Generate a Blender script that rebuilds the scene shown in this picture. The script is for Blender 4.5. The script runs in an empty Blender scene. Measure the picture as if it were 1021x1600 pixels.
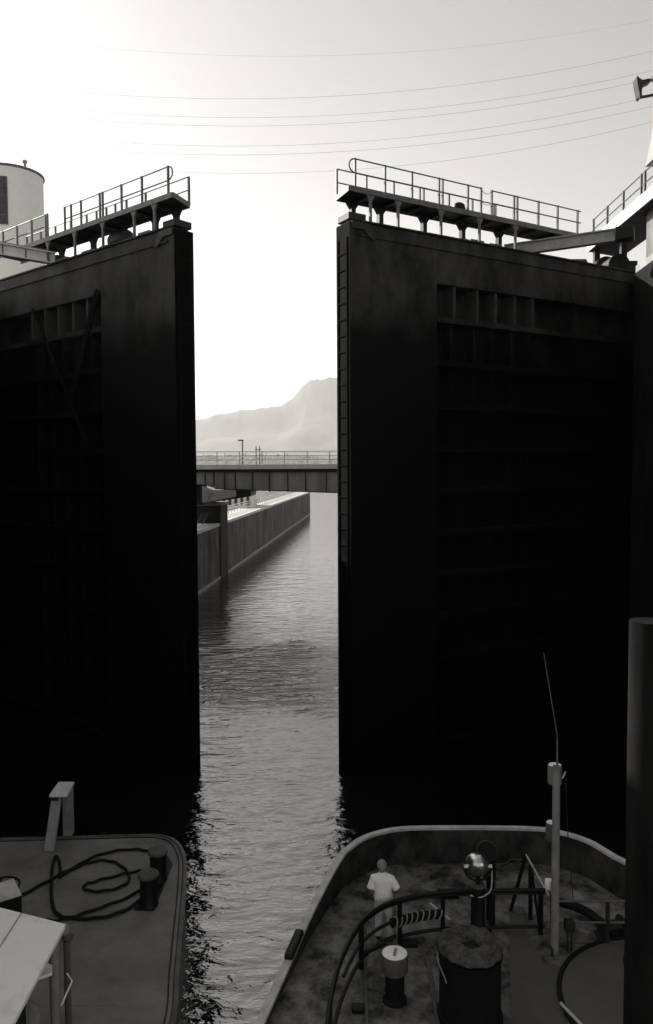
import bpy, bmesh, math, random
from mathutils import Vector, Matrix, noise
R = math.radians
random.seed(7)
scene = bpy.context.scene
COL = scene.collection

# ------------------------------------------------------------------ camera
FOC, PCX, PCY, CAMH, HORIZ = 1244.0, 510.5, 800.0, 12.0, 735.0
PITCH = math.atan((PCY - HORIZ) / FOC)
ROLL = R(-0.3)
cam = bpy.data.cameras.new('camera')
cam.sensor_fit = 'VERTICAL'
cam.sensor_height = 36
cam.lens = FOC / 1600 * 36
cam.clip_start = 0.1
cam.clip_end = 30000
camo = bpy.data.objects.new('camera', cam)
COL.objects.link(camo)
FW = Vector((0, math.cos(PITCH), -math.sin(PITCH)))
UP0 = Vector((0, math.sin(PITCH), math.cos(PITCH)))
RT0 = Vector((1, 0, 0))
RT = RT0 * math.cos(ROLL) + UP0 * math.sin(ROLL)
UP = -RT0 * math.sin(ROLL) + UP0 * math.cos(ROLL)
EYE = Vector((0, 0, CAMH))
camo.matrix_world = Matrix(((RT.x, UP.x, -FW.x, EYE.x), (RT.y, UP.y, -FW.y, EYE.y), (RT.z, UP.z, -FW.z, EYE.z), (0, 0, 0, 1)))
scene.camera = camo

# ------------------------------------------------------------------ light
SUN_AZ, SUN_EL = R(-50), R(27)
world = bpy.data.worlds.new('World')
scene.world = world
world.use_nodes = True
wn = world.node_tree
wn.nodes.clear()
sky = wn.nodes.new('ShaderNodeTexSky')
sky.sky_type = 'NISHITA'
sky.sun_disc = False
sky.sun_elevation = SUN_EL
sky.sun_rotation = SUN_AZ
sky.air_density = 1.0
sky.dust_density = 1.0
sky.ozone_density = 1.0
bw = wn.nodes.new('ShaderNodeRGBToBW')            # black-and-white film: the sky has no hue
tint = wn.nodes.new('ShaderNodeMixRGB')
tint.blend_type = 'MULTIPLY'
tint.inputs[0].default_value = 1
tint.inputs[2].default_value = (1.0, 0.975, 0.945, 1)
bg = wn.nodes.new('ShaderNodeBackground')
bg.inputs['Strength'].default_value = 0.11
wo = wn.nodes.new('ShaderNodeOutputWorld')
wn.links.new(sky.outputs[0], bw.inputs[0])
wn.links.new(bw.outputs[0], tint.inputs[1])
wn.links.new(tint.outputs[0], bg.inputs[0])
wn.links.new(bg.outputs[0], wo.inputs[0])
sl = bpy.data.lights.new('sun', 'SUN')
sl.energy = 4.5
sl.angle = R(0.5)
sl.color = (1, 0.97, 0.93)
so = bpy.data.objects.new('sun', sl)
COL.objects.link(so)
SUND = Vector((math.sin(SUN_AZ) * math.cos(SUN_EL), math.cos(SUN_AZ) * math.cos(SUN_EL), math.sin(SUN_EL)))
so.rotation_euler = SUND.to_track_quat('Z', 'Y').to_euler()
scene.view_settings.view_transform = 'Standard'
scene.view_settings.look = 'None'
scene.view_settings.gamma = 1
scene.view_settings.exposure = 0.95
scene.cycles.max_bounces = 8
scene.cycles.volume_bounces = 1
scene.cycles.use_denoising = True


# ------------------------------------------------------------------ measuring helpers
def ray(px, py):
    return FW + RT * ((px - PCX) / FOC) + UP * (-(py - PCY) / FOC)


def on_z(px, py, z):
    d = ray(px, py)
    return EYE + d * ((z - CAMH) / d.z)


def at_y(px, py, Y):
    d = ray(px, py)
    return EYE + d * (Y / d.y)


# ------------------------------------------------------------------ object helpers
ORG = {}


def tag(o, label=None, cat=None, group=None, kind=None):
    if label: o['label'] = label
    if cat: o['category'] = cat
    if group: o['group'] = group
    if kind: o['kind'] = kind
    return o


def thing(name, loc, label, cat, group=None):
    o = bpy.data.objects.new(name, None)
    o.empty_display_size = 0.3
    o.location = loc
    COL.objects.link(o)
    ORG[o.name] = Vector(loc)
    return tag(o, label, cat, group)


class MB:
    def __init__(s):
        s.v, s.f = [], []

    def add(s, vs, fs):
        b = len(s.v)
        s.v += [Vector(v) for v in vs]
        s.f += [[b + i for i in f] for f in fs]
        return s

    def box(s, lo, hi):
        x0, y0, z0 = lo; x1, y1, z1 = hi
        return s.hexa([(x0, y0), (x1, y0), (x1, y1), (x0, y1)], z0, z1)

    def hexa(s, poly, z0, z1):
        n = len(poly)
        vs = [(p[0], p[1], z0) for p in poly] + [(p[0], p[1], z1) for p in poly]
        fs = [list(range(n))[::-1], list(range(n, 2 * n))]
        fs += [[i, (i + 1) % n, n + (i + 1) % n, n + i] for i in range(n)]
        return s.add(vs, fs)

    def extr(s, pts, d):
        """3D polygon pushed along the vector d"""
        n = len(pts)
        d = Vector(d)
        vs = [Vector(p) for p in pts] + [Vector(p) + d for p in pts]
        fs = [list(range(n))[::-1], list(range(n, 2 * n))]
        fs += [[i, (i + 1) % n, n + (i + 1) % n, n + i] for i in range(n)]
        return s.add(vs, fs)

    def bar(s, p, q, w, h, up=(0, 0, 1)):
        p, q = Vector(p), Vector(q)
        d = (q - p).normalized()
        up = Vector(up)
        a = d.cross(up)
        if a.length < 1e-4: a = d.cross(Vector((0, 1, 0)))
        a.normalize()
        b = a.cross(d)
        c = [a * w / 2 + b * h / 2, -a * w / 2 + b * h / 2, -a * w / 2 - b * h / 2, a * w / 2 - b * h / 2]
        vs = [p + k for k in c] + [q + k for k in c]
        return s.add(vs, [[3, 2, 1, 0], [4, 5, 6, 7], [0, 1, 5, 4], [1, 2, 6, 5], [2, 3, 7, 6], [3, 0, 4, 7]])

    def tube(s, pts, r, n=8, closed=False):
        pts = [Vector(p) for p in pts]
        m = len(pts)
        rs = r if isinstance(r, (list, tuple)) else [r] * m
        ref = None
        rings = []
        for i in range(m):
            if closed:
                t = pts[(i + 1) % m] - pts[i - 1]
            else:
                t = pts[min(i + 1, m - 1)] - pts[max(i - 1, 0)]
            t.normalize()
            if ref is None:
                ref = t.cross(Vector((0, 0, 1)))
                if ref.length < 1e-3: ref = Vector((1, 0, 0))
            ref = (ref - t * ref.dot(t))
            if ref.length < 1e-5: ref = t.orthogonal()
            ref.normalize()
            b = t.cross(ref)
            rings.append([pts[i] + (ref * math.cos(2 * math.pi * k / n) + b * math.sin(2 * math.pi * k / n)) * rs[i] for k in range(n)])
        vs = [v for g in rings for v in g]
        fs = []
        for i in range(m if closed else m - 1):
            j = (i + 1) % m
            for k in range(n):
                k2 = (k + 1) % n
                fs.append([i * n + k, i * n + k2, j * n + k2, j * n + k])
        if not closed:
            fs.append(list(range(n))[::-1])
            fs.append([(m - 1) * n + k for k in range(n)])
        return s.add(vs, fs)

    def lathe(s, prof, c, n=24, axis=(0, 0, 1)):
        """prof: (radius, height along axis) from c"""
        ax = Vector(axis).normalized()
        a = ax.orthogonal().normalized()
        if abs(ax.z) > .99: a = Vector((1, 0, 0))
        b = ax.cross(a)
        c = Vector(c)
        vs = []
        for r, h in prof:
            for k in range(n):
                t = 2 * math.pi * k / n
                vs.append(c + ax * h + (a * math.cos(t) + b * math.sin(t)) * max(r, 1e-4))
        fs = []
        for i in range(len(prof) - 1):
            for k in range(n):
                k2 = (k + 1) % n
                fs.append([i * n + k, i * n + k2, (i + 1) * n + k2, (i + 1) * n + k])
        fs.append(list(range(n))[::-1])
        fs.append([(len(prof) - 1) * n + k for k in range(n)])
        return s.add(vs, fs)

    def loft(s, rings):
        """rings: list of (centre, rx, ry) ellipses lying flat"""
        n = 20
        vs = []
        for c, rx, ry in rings:
            for k in range(n):
                t = 2 * math.pi * k / n
                vs.append(Vector(c) + Vector((rx * math.cos(t), ry * math.sin(t), 0)))
        fs = []
        for i in range(len(rings) - 1):
            for k in range(n):
                k2 = (k + 1) % n
                fs.append([i * n + k, i * n + k2, (i + 1) * n + k2, (i + 1) * n + k])
        fs.append(list(range(n))[::-1])
        fs.append([(len(rings) - 1) * n + k for k in range(n)])
        return s.add(vs, fs)

    def build(s, name, m, parent=None, org=None, smooth=False, bev=0, label=None):
        if parent is not None:
            org = ORG[parent.name]
        elif org is None:
            zs = min(v.z for v in s.v)
            k = len(s.v)
            org = Vector((sum(v.x for v in s.v) / k, sum(v.y for v in s.v) / k, zs))
        org = Vector(org)
        me = bpy.data.meshes.new(name)
        bm = bmesh.new()
        vv = [bm.verts.new(v - org) for v in s.v]
        for f in s.f:
            try: bm.faces.new([vv[i] for i in f])
            except ValueError: pass
        bmesh.ops.recalc_face_normals(bm, faces=bm.faces)
        for f in bm.faces: f.smooth = smooth
        bm.to_mesh(me)
        bm.free()
        me.materials.append(m)
        o = bpy.data.objects.new(name, me)
        COL.objects.link(o)
        if parent is not None:
            o.parent = parent
            # the root sits at ORG, deeper parents at its origin
        else:
            o.location = org
        ORG[o.name] = org
        if bev:
            b = o.modifiers.new('bevel', 'BEVEL')
            b.width = bev; b.segments = 2; b.limit_method = 'ANGLE'; b.angle_limit = R(40)
        elif smooth:
            try:
                me.set_sharp_from_angle(angle=R(38))
            except Exception:
                pass
        if label: o['label'] = label
        return o


def copy_tree(o, parent=None):
    c = o.copy()
    COL.objects.link(c)
    c.parent = parent
    ORG[c.name] = ORG[o.name]
    for ch in list(o.children):
        copy_tree(ch, c)
    return c


# ------------------------------------------------------------------ materials
def g(v, warm=0.03):
    return (v * (1 + warm * .4), v, v * (1 - warm), 1)


def mat(name, lo, hi=None, rough=.7, scale=3.0, detail=6, stretch=(1, 1, 1), metal=0, bump=0, bscale=None, c0=.35, c1=.65, spec=.25, coord='Object'):
    m = bpy.data.materials.new(name)
    m.use_nodes = True
    nt = m.node_tree
    p = nt.nodes['Principled BSDF']
    p.inputs['Roughness'].default_value = rough
    p.inputs['Metallic'].default_value = metal
    p.inputs['Specular IOR Level'].default_value = spec
    if hi is None: hi = lo
    tc = nt.nodes.new('ShaderNodeTexCoord')
    mp = nt.nodes.new('ShaderNodeMapping')
    mp.inputs['Scale'].default_value = stretch
    nt.links.new(tc.outputs[coord], mp.inputs[0])
    n = nt.nodes.new('ShaderNodeTexNoise')
    n.inputs['Scale'].default_value = scale
    n.inputs['Detail'].default_value = detail
    n.inputs['Roughness'].default_value = .65
    nt.links.new(mp.outputs[0], n.inputs['Vector'])
    cr = nt.nodes.new('ShaderNodeValToRGB')
    cr.color_ramp.elements[0].position = c0
    cr.color_ramp.elements[1].position = c1
    cr.color_ramp.elements[0].color = g(lo)
    cr.color_ramp.elements[1].color = g(hi)
    n.inputs['Roughness'].default_value = .72
    nt.links.new(n.outputs['Fac'], cr.inputs[0])
    nt.links.new(cr.outputs[0], p.inputs['Base Color'])
    m['ramp'] = cr.name
    if bump:
        n2 = nt.nodes.new('ShaderNodeTexNoise')
        n2.inputs['Scale'].default_value = bscale or scale * 6
        n2.inputs['Detail'].default_value = 5
        nt.links.new(mp.outputs[0], n2.inputs['Vector'])
        b = nt.nodes.new('ShaderNodeBump')
        b.inputs['Strength'].default_value = bump
        b.inputs['Distance'].default_value = .03
        nt.links.new(n2.outputs['Fac'], b.inputs['Height'])
        nt.links.new(b.outputs[0], p.inputs['Normal'])
    return m


def gate_material():
    """dull weathered steel above the wet line, black wet steel below it"""
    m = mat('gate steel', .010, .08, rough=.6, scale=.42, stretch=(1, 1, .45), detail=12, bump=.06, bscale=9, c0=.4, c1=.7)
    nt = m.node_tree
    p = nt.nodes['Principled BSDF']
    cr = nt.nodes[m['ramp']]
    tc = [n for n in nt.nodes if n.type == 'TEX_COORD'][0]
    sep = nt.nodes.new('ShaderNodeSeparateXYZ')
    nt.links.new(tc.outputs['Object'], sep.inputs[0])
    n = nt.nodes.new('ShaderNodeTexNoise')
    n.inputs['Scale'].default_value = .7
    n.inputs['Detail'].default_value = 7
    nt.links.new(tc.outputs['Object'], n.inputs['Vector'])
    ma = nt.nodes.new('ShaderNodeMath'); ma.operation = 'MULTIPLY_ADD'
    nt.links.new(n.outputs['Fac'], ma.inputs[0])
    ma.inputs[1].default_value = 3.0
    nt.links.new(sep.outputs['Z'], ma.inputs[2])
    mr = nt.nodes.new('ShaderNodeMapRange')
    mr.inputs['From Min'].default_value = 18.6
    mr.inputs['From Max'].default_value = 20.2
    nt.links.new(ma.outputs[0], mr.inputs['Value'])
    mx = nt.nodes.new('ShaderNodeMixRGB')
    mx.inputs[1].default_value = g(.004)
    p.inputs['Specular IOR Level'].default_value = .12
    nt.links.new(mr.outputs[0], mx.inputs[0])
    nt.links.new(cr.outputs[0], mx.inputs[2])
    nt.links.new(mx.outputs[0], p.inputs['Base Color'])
    return m


def water_material():
    m = bpy.data.materials.new('water')
    m.use_nodes = True
    nt = m.node_tree
    p = nt.nodes['Principled BSDF']
    p.inputs['Base Color'].default_value = g(.008)
    p.inputs['Roughness'].default_value = .045
    p.inputs['IOR'].default_value = 2.1
    p.inputs['Specular IOR Level'].default_value = .9
    tc = nt.nodes.new('ShaderNodeTexCoord')

    def noi(scale, sx, sy, rot, detail=3, dist=0.0, rough=.5):
        mp = nt.nodes.new('ShaderNodeMapping')
        mp.inputs['Scale'].default_value = (sx, sy, 1)
        mp.inputs['Rotation'].default_value = (0, 0, R(rot))
        nt.links.new(tc.outputs['Object'], mp.inputs[0])
        n = nt.nodes.new('ShaderNodeTexNoise')
        n.inputs['Scale'].default_value = scale
        n.inputs['Detail'].default_value = detail
        n.inputs['Roughness'].default_value = rough
        n.inputs['Distortion'].default_value = dist
        nt.links.new(mp.outputs[0], n.inputs['Vector'])
        return n.outputs['Fac']

    def mth(op, a, b=None, c=None):
        k = nt.nodes.new('ShaderNodeMath'); k.operation = op
        for i, v in enumerate((a, b, c)):
            if v is None: continue
            if isinstance(v, (int, float)): k.inputs[i].default_value = v
            else: nt.links.new(v, k.inputs[i])
        return k.outputs[0]
    big = noi(.55, .6, 1.0, 12, 2, .6)
    mid = noi(1.5, .5, 1.0, -20, 4, .5)
    small = noi(4.5, .45, 1.0, 8, 4, .3)
    # a band of churned water downstream of the gates
    sep = nt.nodes.new('ShaderNodeSeparateXYZ')
    nt.links.new(tc.outputs['Object'], sep.inputs[0])
    wob = noi(.16, 1, 1, 0, 3)
    yy = mth('MULTIPLY_ADD', wob, 14.0, sep.outputs['Y'])
    d = mth('ABSOLUTE', mth('SUBTRACT', yy, 53.0))
    band = nt.nodes.new('ShaderNodeMapRange')
    band.interpolation_type = 'SMOOTHSTEP'
    band.inputs['From Min'].default_value = 9.0
    band.inputs['From Max'].default_value = 2.0
    nt.links.new(d, band.inputs['Value'])
    chop = noi(1.3, .45, 1.1, 5, 3, 1.2)
    h = mth('ADD', mth('ADD', mth('MULTIPLY', big, .24), mth('MULTIPLY', mid, .2)), mth('MULTIPLY', small, .065))
    h = mth('ADD', h, mth('MULTIPLY', mth('MULTIPLY', chop, 1.5), band.outputs[0]))
    b = nt.nodes.new('ShaderNodeBump')
    far = nt.nodes.new('ShaderNodeMapRange')      # the reach beyond the gates lies calmer
    far.inputs['From Min'].default_value = 30
    far.inputs['From Max'].default_value = 110
    far.inputs['To Min'].default_value = 1.0
    far.inputs['To Max'].default_value = .42
    nt.links.new(sep.outputs['Y'], far.inputs['Value'])
    h = mth('MULTIPLY', h, far.outputs[0])
    rg = nt.nodes.new('ShaderNodeMapRange')       # unresolved ripples blur the distant reflections
    rg.inputs['From Min'].default_value = 35
    rg.inputs['From Max'].default_value = 130
    rg.inputs['To Min'].default_value = .045
    rg.inputs['To Max'].default_value = .11
    nt.links.new(sep.outputs['Y'], rg.inputs['Value'])
    nt.links.new(rg.outputs[0], p.inputs['Roughness'])
    b.inputs['Strength'].default_value = .5
    b.inputs['Distance'].default_value = 1.0
    nt.links.new(h, b.inputs['Height'])
    nt.links.new(b.outputs[0], p.inputs['Normal'])
    return m


M = dict(
    water=water_material(),
    gate=gate_material(),
    endface=mat('end shade black', 0.002, 0.005, rough=.9, scale=2, detail=8, spec=.05),  # shade colour, keeps the sunlit mitre ends of the leaves dark
    rung=mat('dull rung steel', 0.006, 0.01, rough=.9, scale=2, spec=.03),
    palebeam=mat('white painted beam', .62, .78, rough=.6, scale=2, detail=8),
    towerc=mat('tower concrete', .12, .26, rough=.9, scale=1.4, detail=10, stretch=(1, 1, .5), bump=.3, bscale=14),
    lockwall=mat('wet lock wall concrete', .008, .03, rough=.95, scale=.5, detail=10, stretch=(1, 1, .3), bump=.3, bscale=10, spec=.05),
    stiff=mat('dull stiffener steel', .03, .055, rough=.6, scale=2, detail=8),
    postdark=mat('streaked dark post', 0.006, 0.02, rough=.95, spec=.03, scale=2.5, detail=9, stretch=(1, 1, .12), bump=.1),
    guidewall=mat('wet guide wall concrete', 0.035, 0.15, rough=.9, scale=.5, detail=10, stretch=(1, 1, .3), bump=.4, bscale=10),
    darksteel=mat('dark steel', .012, .03, rough=.55, scale=5, bump=.1),
    black=mat('black painted steel', .006, .012, rough=.5, scale=6),
    blackdull=mat('black rubber', .004, .009, rough=.8, scale=6, bump=.3),
    rail=mat('grey painted rail', 0.078, 0.156, rough=.5, scale=4),
    railpale=mat('pale painted steel', 0.55, 0.7, rough=.55, scale=4),
    beam=mat('grey painted beam', 0.3, 0.42, rough=.6, scale=3),
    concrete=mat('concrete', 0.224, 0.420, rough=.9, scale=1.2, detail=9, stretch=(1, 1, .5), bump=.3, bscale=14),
    concretedark=mat('stained and shaded concrete', 0.025, 0.07, rough=.9, scale=.5, detail=10, stretch=(1, 1, .3), bump=.4, bscale=10),  # also carries the soffit shade of the raised walkway
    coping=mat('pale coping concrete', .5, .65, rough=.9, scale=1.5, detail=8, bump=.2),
    whitewash=mat('white render', 0.8, 0.86, rough=.9, scale=2.5, detail=9, bump=.2, bscale=30),
    grille=mat('dark window bars', .05, .09, rough=.6, scale=4),
    bridge=mat('bridge steel', 0.2, 0.36, rough=.6, scale=.6, detail=9, stretch=(1, 1, .25), bump=.1),
    deck=mat('worn deck plate', 0.02, 0.27, rough=.65, scale=1.5, detail=12, bump=.3, bscale=18, c0=.38, c1=.66),
    deckl=mat('barge deck paint', 0.13, 0.23, rough=.6, scale=.7, detail=9, bump=.15, bscale=25),
    bulwark=mat('scuffed bulwark plate', 0.012, 0.085, rough=.6, scale=1.6, detail=10, stretch=(1, 1, .6), bump=.25, c0=.38, c1=.68),
    caprail=mat('worn pale cap rail', 0.42, 0.72, rough=.6, scale=2.2, detail=9),
    hull=mat('black hull', .008, .016, rough=.5, scale=2),
    white=mat('white painted roof', 0.68, 0.92, rough=.6, scale=1.3, detail=12, bump=.15, c0=.3, c1=.5),
    greypaint=mat('grey paint', 0.180, 0.288, rough=.5, scale=2),
    postgrey=mat('streaked grey post', 0.063, 0.126, rough=.55, scale=2.5, detail=8, stretch=(1, 1, .15), bump=.1),
    rope=mat('dark wet rope', .006, .016, rough=.9, scale=40, bump=.6, bscale=60),
    palerope=mat('frayed pale rope', .25, .4, rough=.9, scale=30, bump=.6),
    ropetop=mat('matted hawser', 0.02, 0.12, rough=.95, scale=5, detail=10, bump=1.0, bscale=16),
    silver=mat('polished lamp shell', .55, .7, rough=.28, scale=5, metal=1),
    hatch=mat('smooth hatch paint', 0.081, 0.108, rough=.55, scale=1.0, detail=8),
    skin=mat('skin', 0.150, 0.210, rough=.6, scale=9),
    shirt=mat('white cotton', 0.84, 0.9, rough=.9, scale=4, bump=.8, bscale=9, stretch=(1, 1, .8)),
    trousers=mat('grey cotton', 0.5, 0.6, rough=.9, scale=5, bump=.8, bscale=10),
    hair=mat('grey hair', 0.165, 0.360, rough=.8, scale=22, bump=.8, bscale=60),
    shoe=mat('dark leather', .01, .02, rough=.5, scale=9),
    wood=mat('far foliage', .03, .09, rough=.95, scale=.02, detail=8),
    land=mat('bank soil', .08, .16, rough=.95, scale=.05, detail=9),
    rock=mat('mountain slope', 0.03, 0.08, rough=.95, scale=.0013, detail=10),
    cable=mat('power cable', .05, .07, rough=.6),
)

# ------------------------------------------------------------------ water, land, hills
ZT = 21.43           # top of the gate leaves and lock walls
WALLZ = 6.2          # top of the guide wall
MB().add([(-10500, -200, 0), (10500, -200, 0), (10500, 16000, 0), (-10500, 16000, 0)], [[0, 1, 2, 3]]).build('water', M['water'], org=(0, 0, 0))
tag(bpy.data.objects['water'], kind='structure')


def smoothstep(a, b, x):
    t = max(0, min(1, (x - a) / (b - a)))
    return t * t * (3 - 2 * t)


def make_mountain():
    Y = 12000.0
    prof = [(-1400, 690), (-700, 640), (-200, 668), (100, 672), (250, 662), (303, 655), (322, 653), (342, 647), (366, 643), (378, 640.5), (402, 640), (420, 637), (438, 635),
            (446, 630), (458, 622), (466, 612), (470, 605), (478, 600), (485, 595), (497, 590.5), (512, 590), (530, 590), (600, 583), (700, 590), (850, 622), (1020, 640), (1300, 650), (2300, 680)]
    xs = [at_y(a, b, Y) for a, b in prof]

    def ridge(x):
        for i in range(len(xs) - 1):
            if xs[i].x <= x <= xs[i + 1].x:
                t = (x - xs[i].x) / (xs[i + 1].x - xs[i].x)
                return xs[i].z * (1 - t) + xs[i + 1].z * t
        return 150
    nx, ny = 760, 60
    x0, x1 = -6800, 6800
    mb = MB()
    vs, fs = [], []
    for j in range(ny + 1):
        y = 9000 + (15500 - 9000) * j / ny
        for i in range(nx + 1):
            x = x0 + (x1 - x0) * i / nx
            t = (y - 9000) / (Y - 9000) if y < Y else 1 - (y - Y) / 3600
            t = max(0, min(1, t))
            k = smoothstep(0, .8, t) * .55 + smoothstep(.72, 1, t) * .45
            n = noise.fractal(Vector((x * .0018, y * .0018, 3.1)), 1.0, 2.1, 6)
            z = ridge(x + (650 * noise.noise(Vector((x * .0004, y * .0005, 9))) * (1 - smoothstep(.8, 1, t)))) * k + n * 60 * (1 - .75 * smoothstep(.93, 1, t)) * min(1, t * 4) + 1
            if t >= .9: z += 30 * noise.fractal(Vector((x * .006, y * .004, 0)), 1.0, 2.1, 6)
            vs.append((x, y, max(1.0, z)))
    for j in range(ny):
        for i in range(nx):
            a = j * (nx + 1) + i
            fs.append([a, a + 1, a + nx + 2, a + nx + 1])
    o = mb.add(vs, fs).build('mountain', M['rock'], org=(0, 9000, 0), smooth=True)
    tag(o, kind='structure')


make_mountain()
# the far bank and the bank behind the guide wall
o = MB().hexa([(-9500, 640), (9500, 640), (9500, 15600), (-9500, 15600)], -1, 1.6).build('far_bank', M['land'], org=(0, 700, 0))
tag(o, kind='structure')


def make_hills():
    """low wooded foothills that close the river reach"""
    nx, ny = 900, 14
    vs, fs = [], []
    rnd = random.Random(4)
    for j in range(ny + 1):
        y = 3300 + 1500 * j / ny
        for i in range(nx + 1):
            x = -3200 + 6400 * i / nx
            t = j / ny
            k = smoothstep(0, .6, t) if t < .6 else 1 - smoothstep(.6, 1, t)
            h = 88 + 22 * noise.fractal(Vector((x * .0022, 4.2, 0)), 1, 2, 3)
            z = h * k + 7 * k * noise.fractal(Vector((x * .03, y * .02, 1)), 1, 2.2, 4) + rnd.uniform(0, 7) * k
            vs.append((x, y, max(1.2, z)))
    for j in range(ny):
        for i in range(nx):
            a = j * (nx + 1) + i
            fs.append([a, a + 1, a + nx + 2, a + nx + 1])
    tag(MB().add(vs, fs).build('hills', M['wood'], org=(0, 3300, 0)), kind='structure')


make_hills()

# ------------------------------------------------------------------ lock walls and guide wall
AX = 8.13 / 143.5                    # the lock axis drifts right by this much per metre


def wl(y): return -15.7 + AX * (y - 38)
def wr(y): return 14.35 + AX * (y - 38)


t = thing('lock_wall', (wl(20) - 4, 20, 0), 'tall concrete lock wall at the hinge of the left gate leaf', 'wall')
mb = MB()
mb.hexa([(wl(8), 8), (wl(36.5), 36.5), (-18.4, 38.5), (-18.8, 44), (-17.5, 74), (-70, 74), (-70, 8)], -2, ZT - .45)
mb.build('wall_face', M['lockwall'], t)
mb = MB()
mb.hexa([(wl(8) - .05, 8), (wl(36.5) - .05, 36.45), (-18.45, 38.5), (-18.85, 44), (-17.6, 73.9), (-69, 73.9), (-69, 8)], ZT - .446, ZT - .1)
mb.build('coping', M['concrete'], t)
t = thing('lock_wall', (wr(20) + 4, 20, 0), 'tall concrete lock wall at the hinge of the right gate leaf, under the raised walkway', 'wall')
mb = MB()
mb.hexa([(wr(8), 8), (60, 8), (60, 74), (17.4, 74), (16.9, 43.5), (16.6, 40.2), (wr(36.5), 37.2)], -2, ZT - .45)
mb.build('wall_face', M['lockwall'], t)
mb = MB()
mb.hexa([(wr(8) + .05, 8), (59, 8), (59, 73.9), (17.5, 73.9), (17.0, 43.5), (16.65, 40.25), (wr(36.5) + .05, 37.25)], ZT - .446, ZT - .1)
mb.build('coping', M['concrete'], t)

GW0, GW1 = Vector((-13.35, 63.0, 0)), Vector((-4.52, 219.9, 0))
# exact line of the foot of the wall as measured: (-12.65, 76.56) to (-4.52, 219.93)
def gwx(y): return -12.65 + (y - 76.56) * (8.13 / 143.37)


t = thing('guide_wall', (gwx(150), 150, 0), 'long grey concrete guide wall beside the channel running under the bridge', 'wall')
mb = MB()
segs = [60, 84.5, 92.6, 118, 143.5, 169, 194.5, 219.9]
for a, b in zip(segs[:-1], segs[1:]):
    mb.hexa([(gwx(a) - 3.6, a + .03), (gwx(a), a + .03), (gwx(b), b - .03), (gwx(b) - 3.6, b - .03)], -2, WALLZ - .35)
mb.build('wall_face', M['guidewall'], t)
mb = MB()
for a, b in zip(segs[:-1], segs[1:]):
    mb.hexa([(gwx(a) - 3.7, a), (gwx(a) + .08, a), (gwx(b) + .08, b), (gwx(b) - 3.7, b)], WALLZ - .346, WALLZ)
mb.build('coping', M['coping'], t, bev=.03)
mb = MB()
for a in segs[1:-1]:
    mb.hexa([(gwx(a) - .2, a - .16), (gwx(a) + .02, a - .16), (gwx(a) + .02, a + .16), (gwx(a) - .2, a + .16)], -1, WALLZ - .36)
mb.build('joint', M['black'], t)
mb = MB()
mb.hexa([(gwx(60) - .5, 60), (gwx(60) + .12, 60), (gwx(219.7) + .12, 219.7), (gwx(219.7) - .5, 219.7)], -1.5, .28)
mb.build('waterline_ledge', M['concrete'], t)
# land behind it
o = MB().hexa([(-900, 74.05), (-17.4, 74.05), (gwx(80) - 3.75, 80), (gwx(219.9) - 3.75, 219.9), (-14, 240), (-120, 630), (-900, 630)], -1, WALLZ - .25).build('left_bank', M['land'], org=(-100, 200, 0))
tag(o, kind='structure')

# guard rail along the guide wall
t = thing('guard_rail', (gwx(150) - 2.2, 150, WALLZ), 'white three-rail guard fence along the guide wall behind the coping', 'railing')
y = 90.5
while y < 217:
    MB().bar((gwx(y) - 2.3, y, WALLZ), (gwx(y) - 2.3, y, WALLZ + 1.1), .12, .12).build('rail_post', M['railpale'], t)
    y += 2.4
for k, h in enumerate((.35, .72, 1.08)):
    MB().bar((gwx(90) - 2.3, 90, WALLZ + h), (gwx(217) - 2.3, 217, WALLZ + h), .07, .07).build('rail', M['railpale'], t)

t = thing('shed', (-12.3, 132, WALLZ - .25), 'low white shed with slatted front on the bank seen under the bridge', 'shed')
c = at_y(395, 770, 128)
mb = MB(); mb.box((c.x - 5, 126, WALLZ - .25), (c.x, 136, WALLZ + 2.3)); mb.build('walls', M['whitewash'], t)
mb = MB(); mb.box((c.x - 5.3, 125.6, WALLZ + 2.3), (c.x + .25, 136.3, WALLZ + 2.5)); mb.build('roof', M['coping'], t)
mb = MB()
for k in range(5): mb.box((c.x - 4.6 + k * .95, 125.93, WALLZ + .3), (c.x - 4.15 + k * .95, 126.0, WALLZ + 2.0))
mb.build('slats', M['grille'], t)
t = thing('picket_fence', (-9, 165, WALLZ - .25), 'row of tall white pickets on the bank, right of the white shed', 'fence')
for k in range(30):
    y = 137 + k * 2.4
    x = gwx(y) - 4.1
    MB().box((x - .12, y - .12, WALLZ - .25), (x + .12, y + .12, WALLZ + 1.9)).build('picket', M['railpale'], t)
MB().bar((gwx(137) - 4.1, 137, WALLZ + 1.5), (gwx(207) - 4.1, 207, WALLZ + 1.5), .06, .14).build('rail', M['railpale'], t)

# ------------------------------------------------------------------ bridge
BY0, BY1 = 86.0, 92.0


def bz(py, D=BY0): return at_y(415, py, D).z


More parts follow.
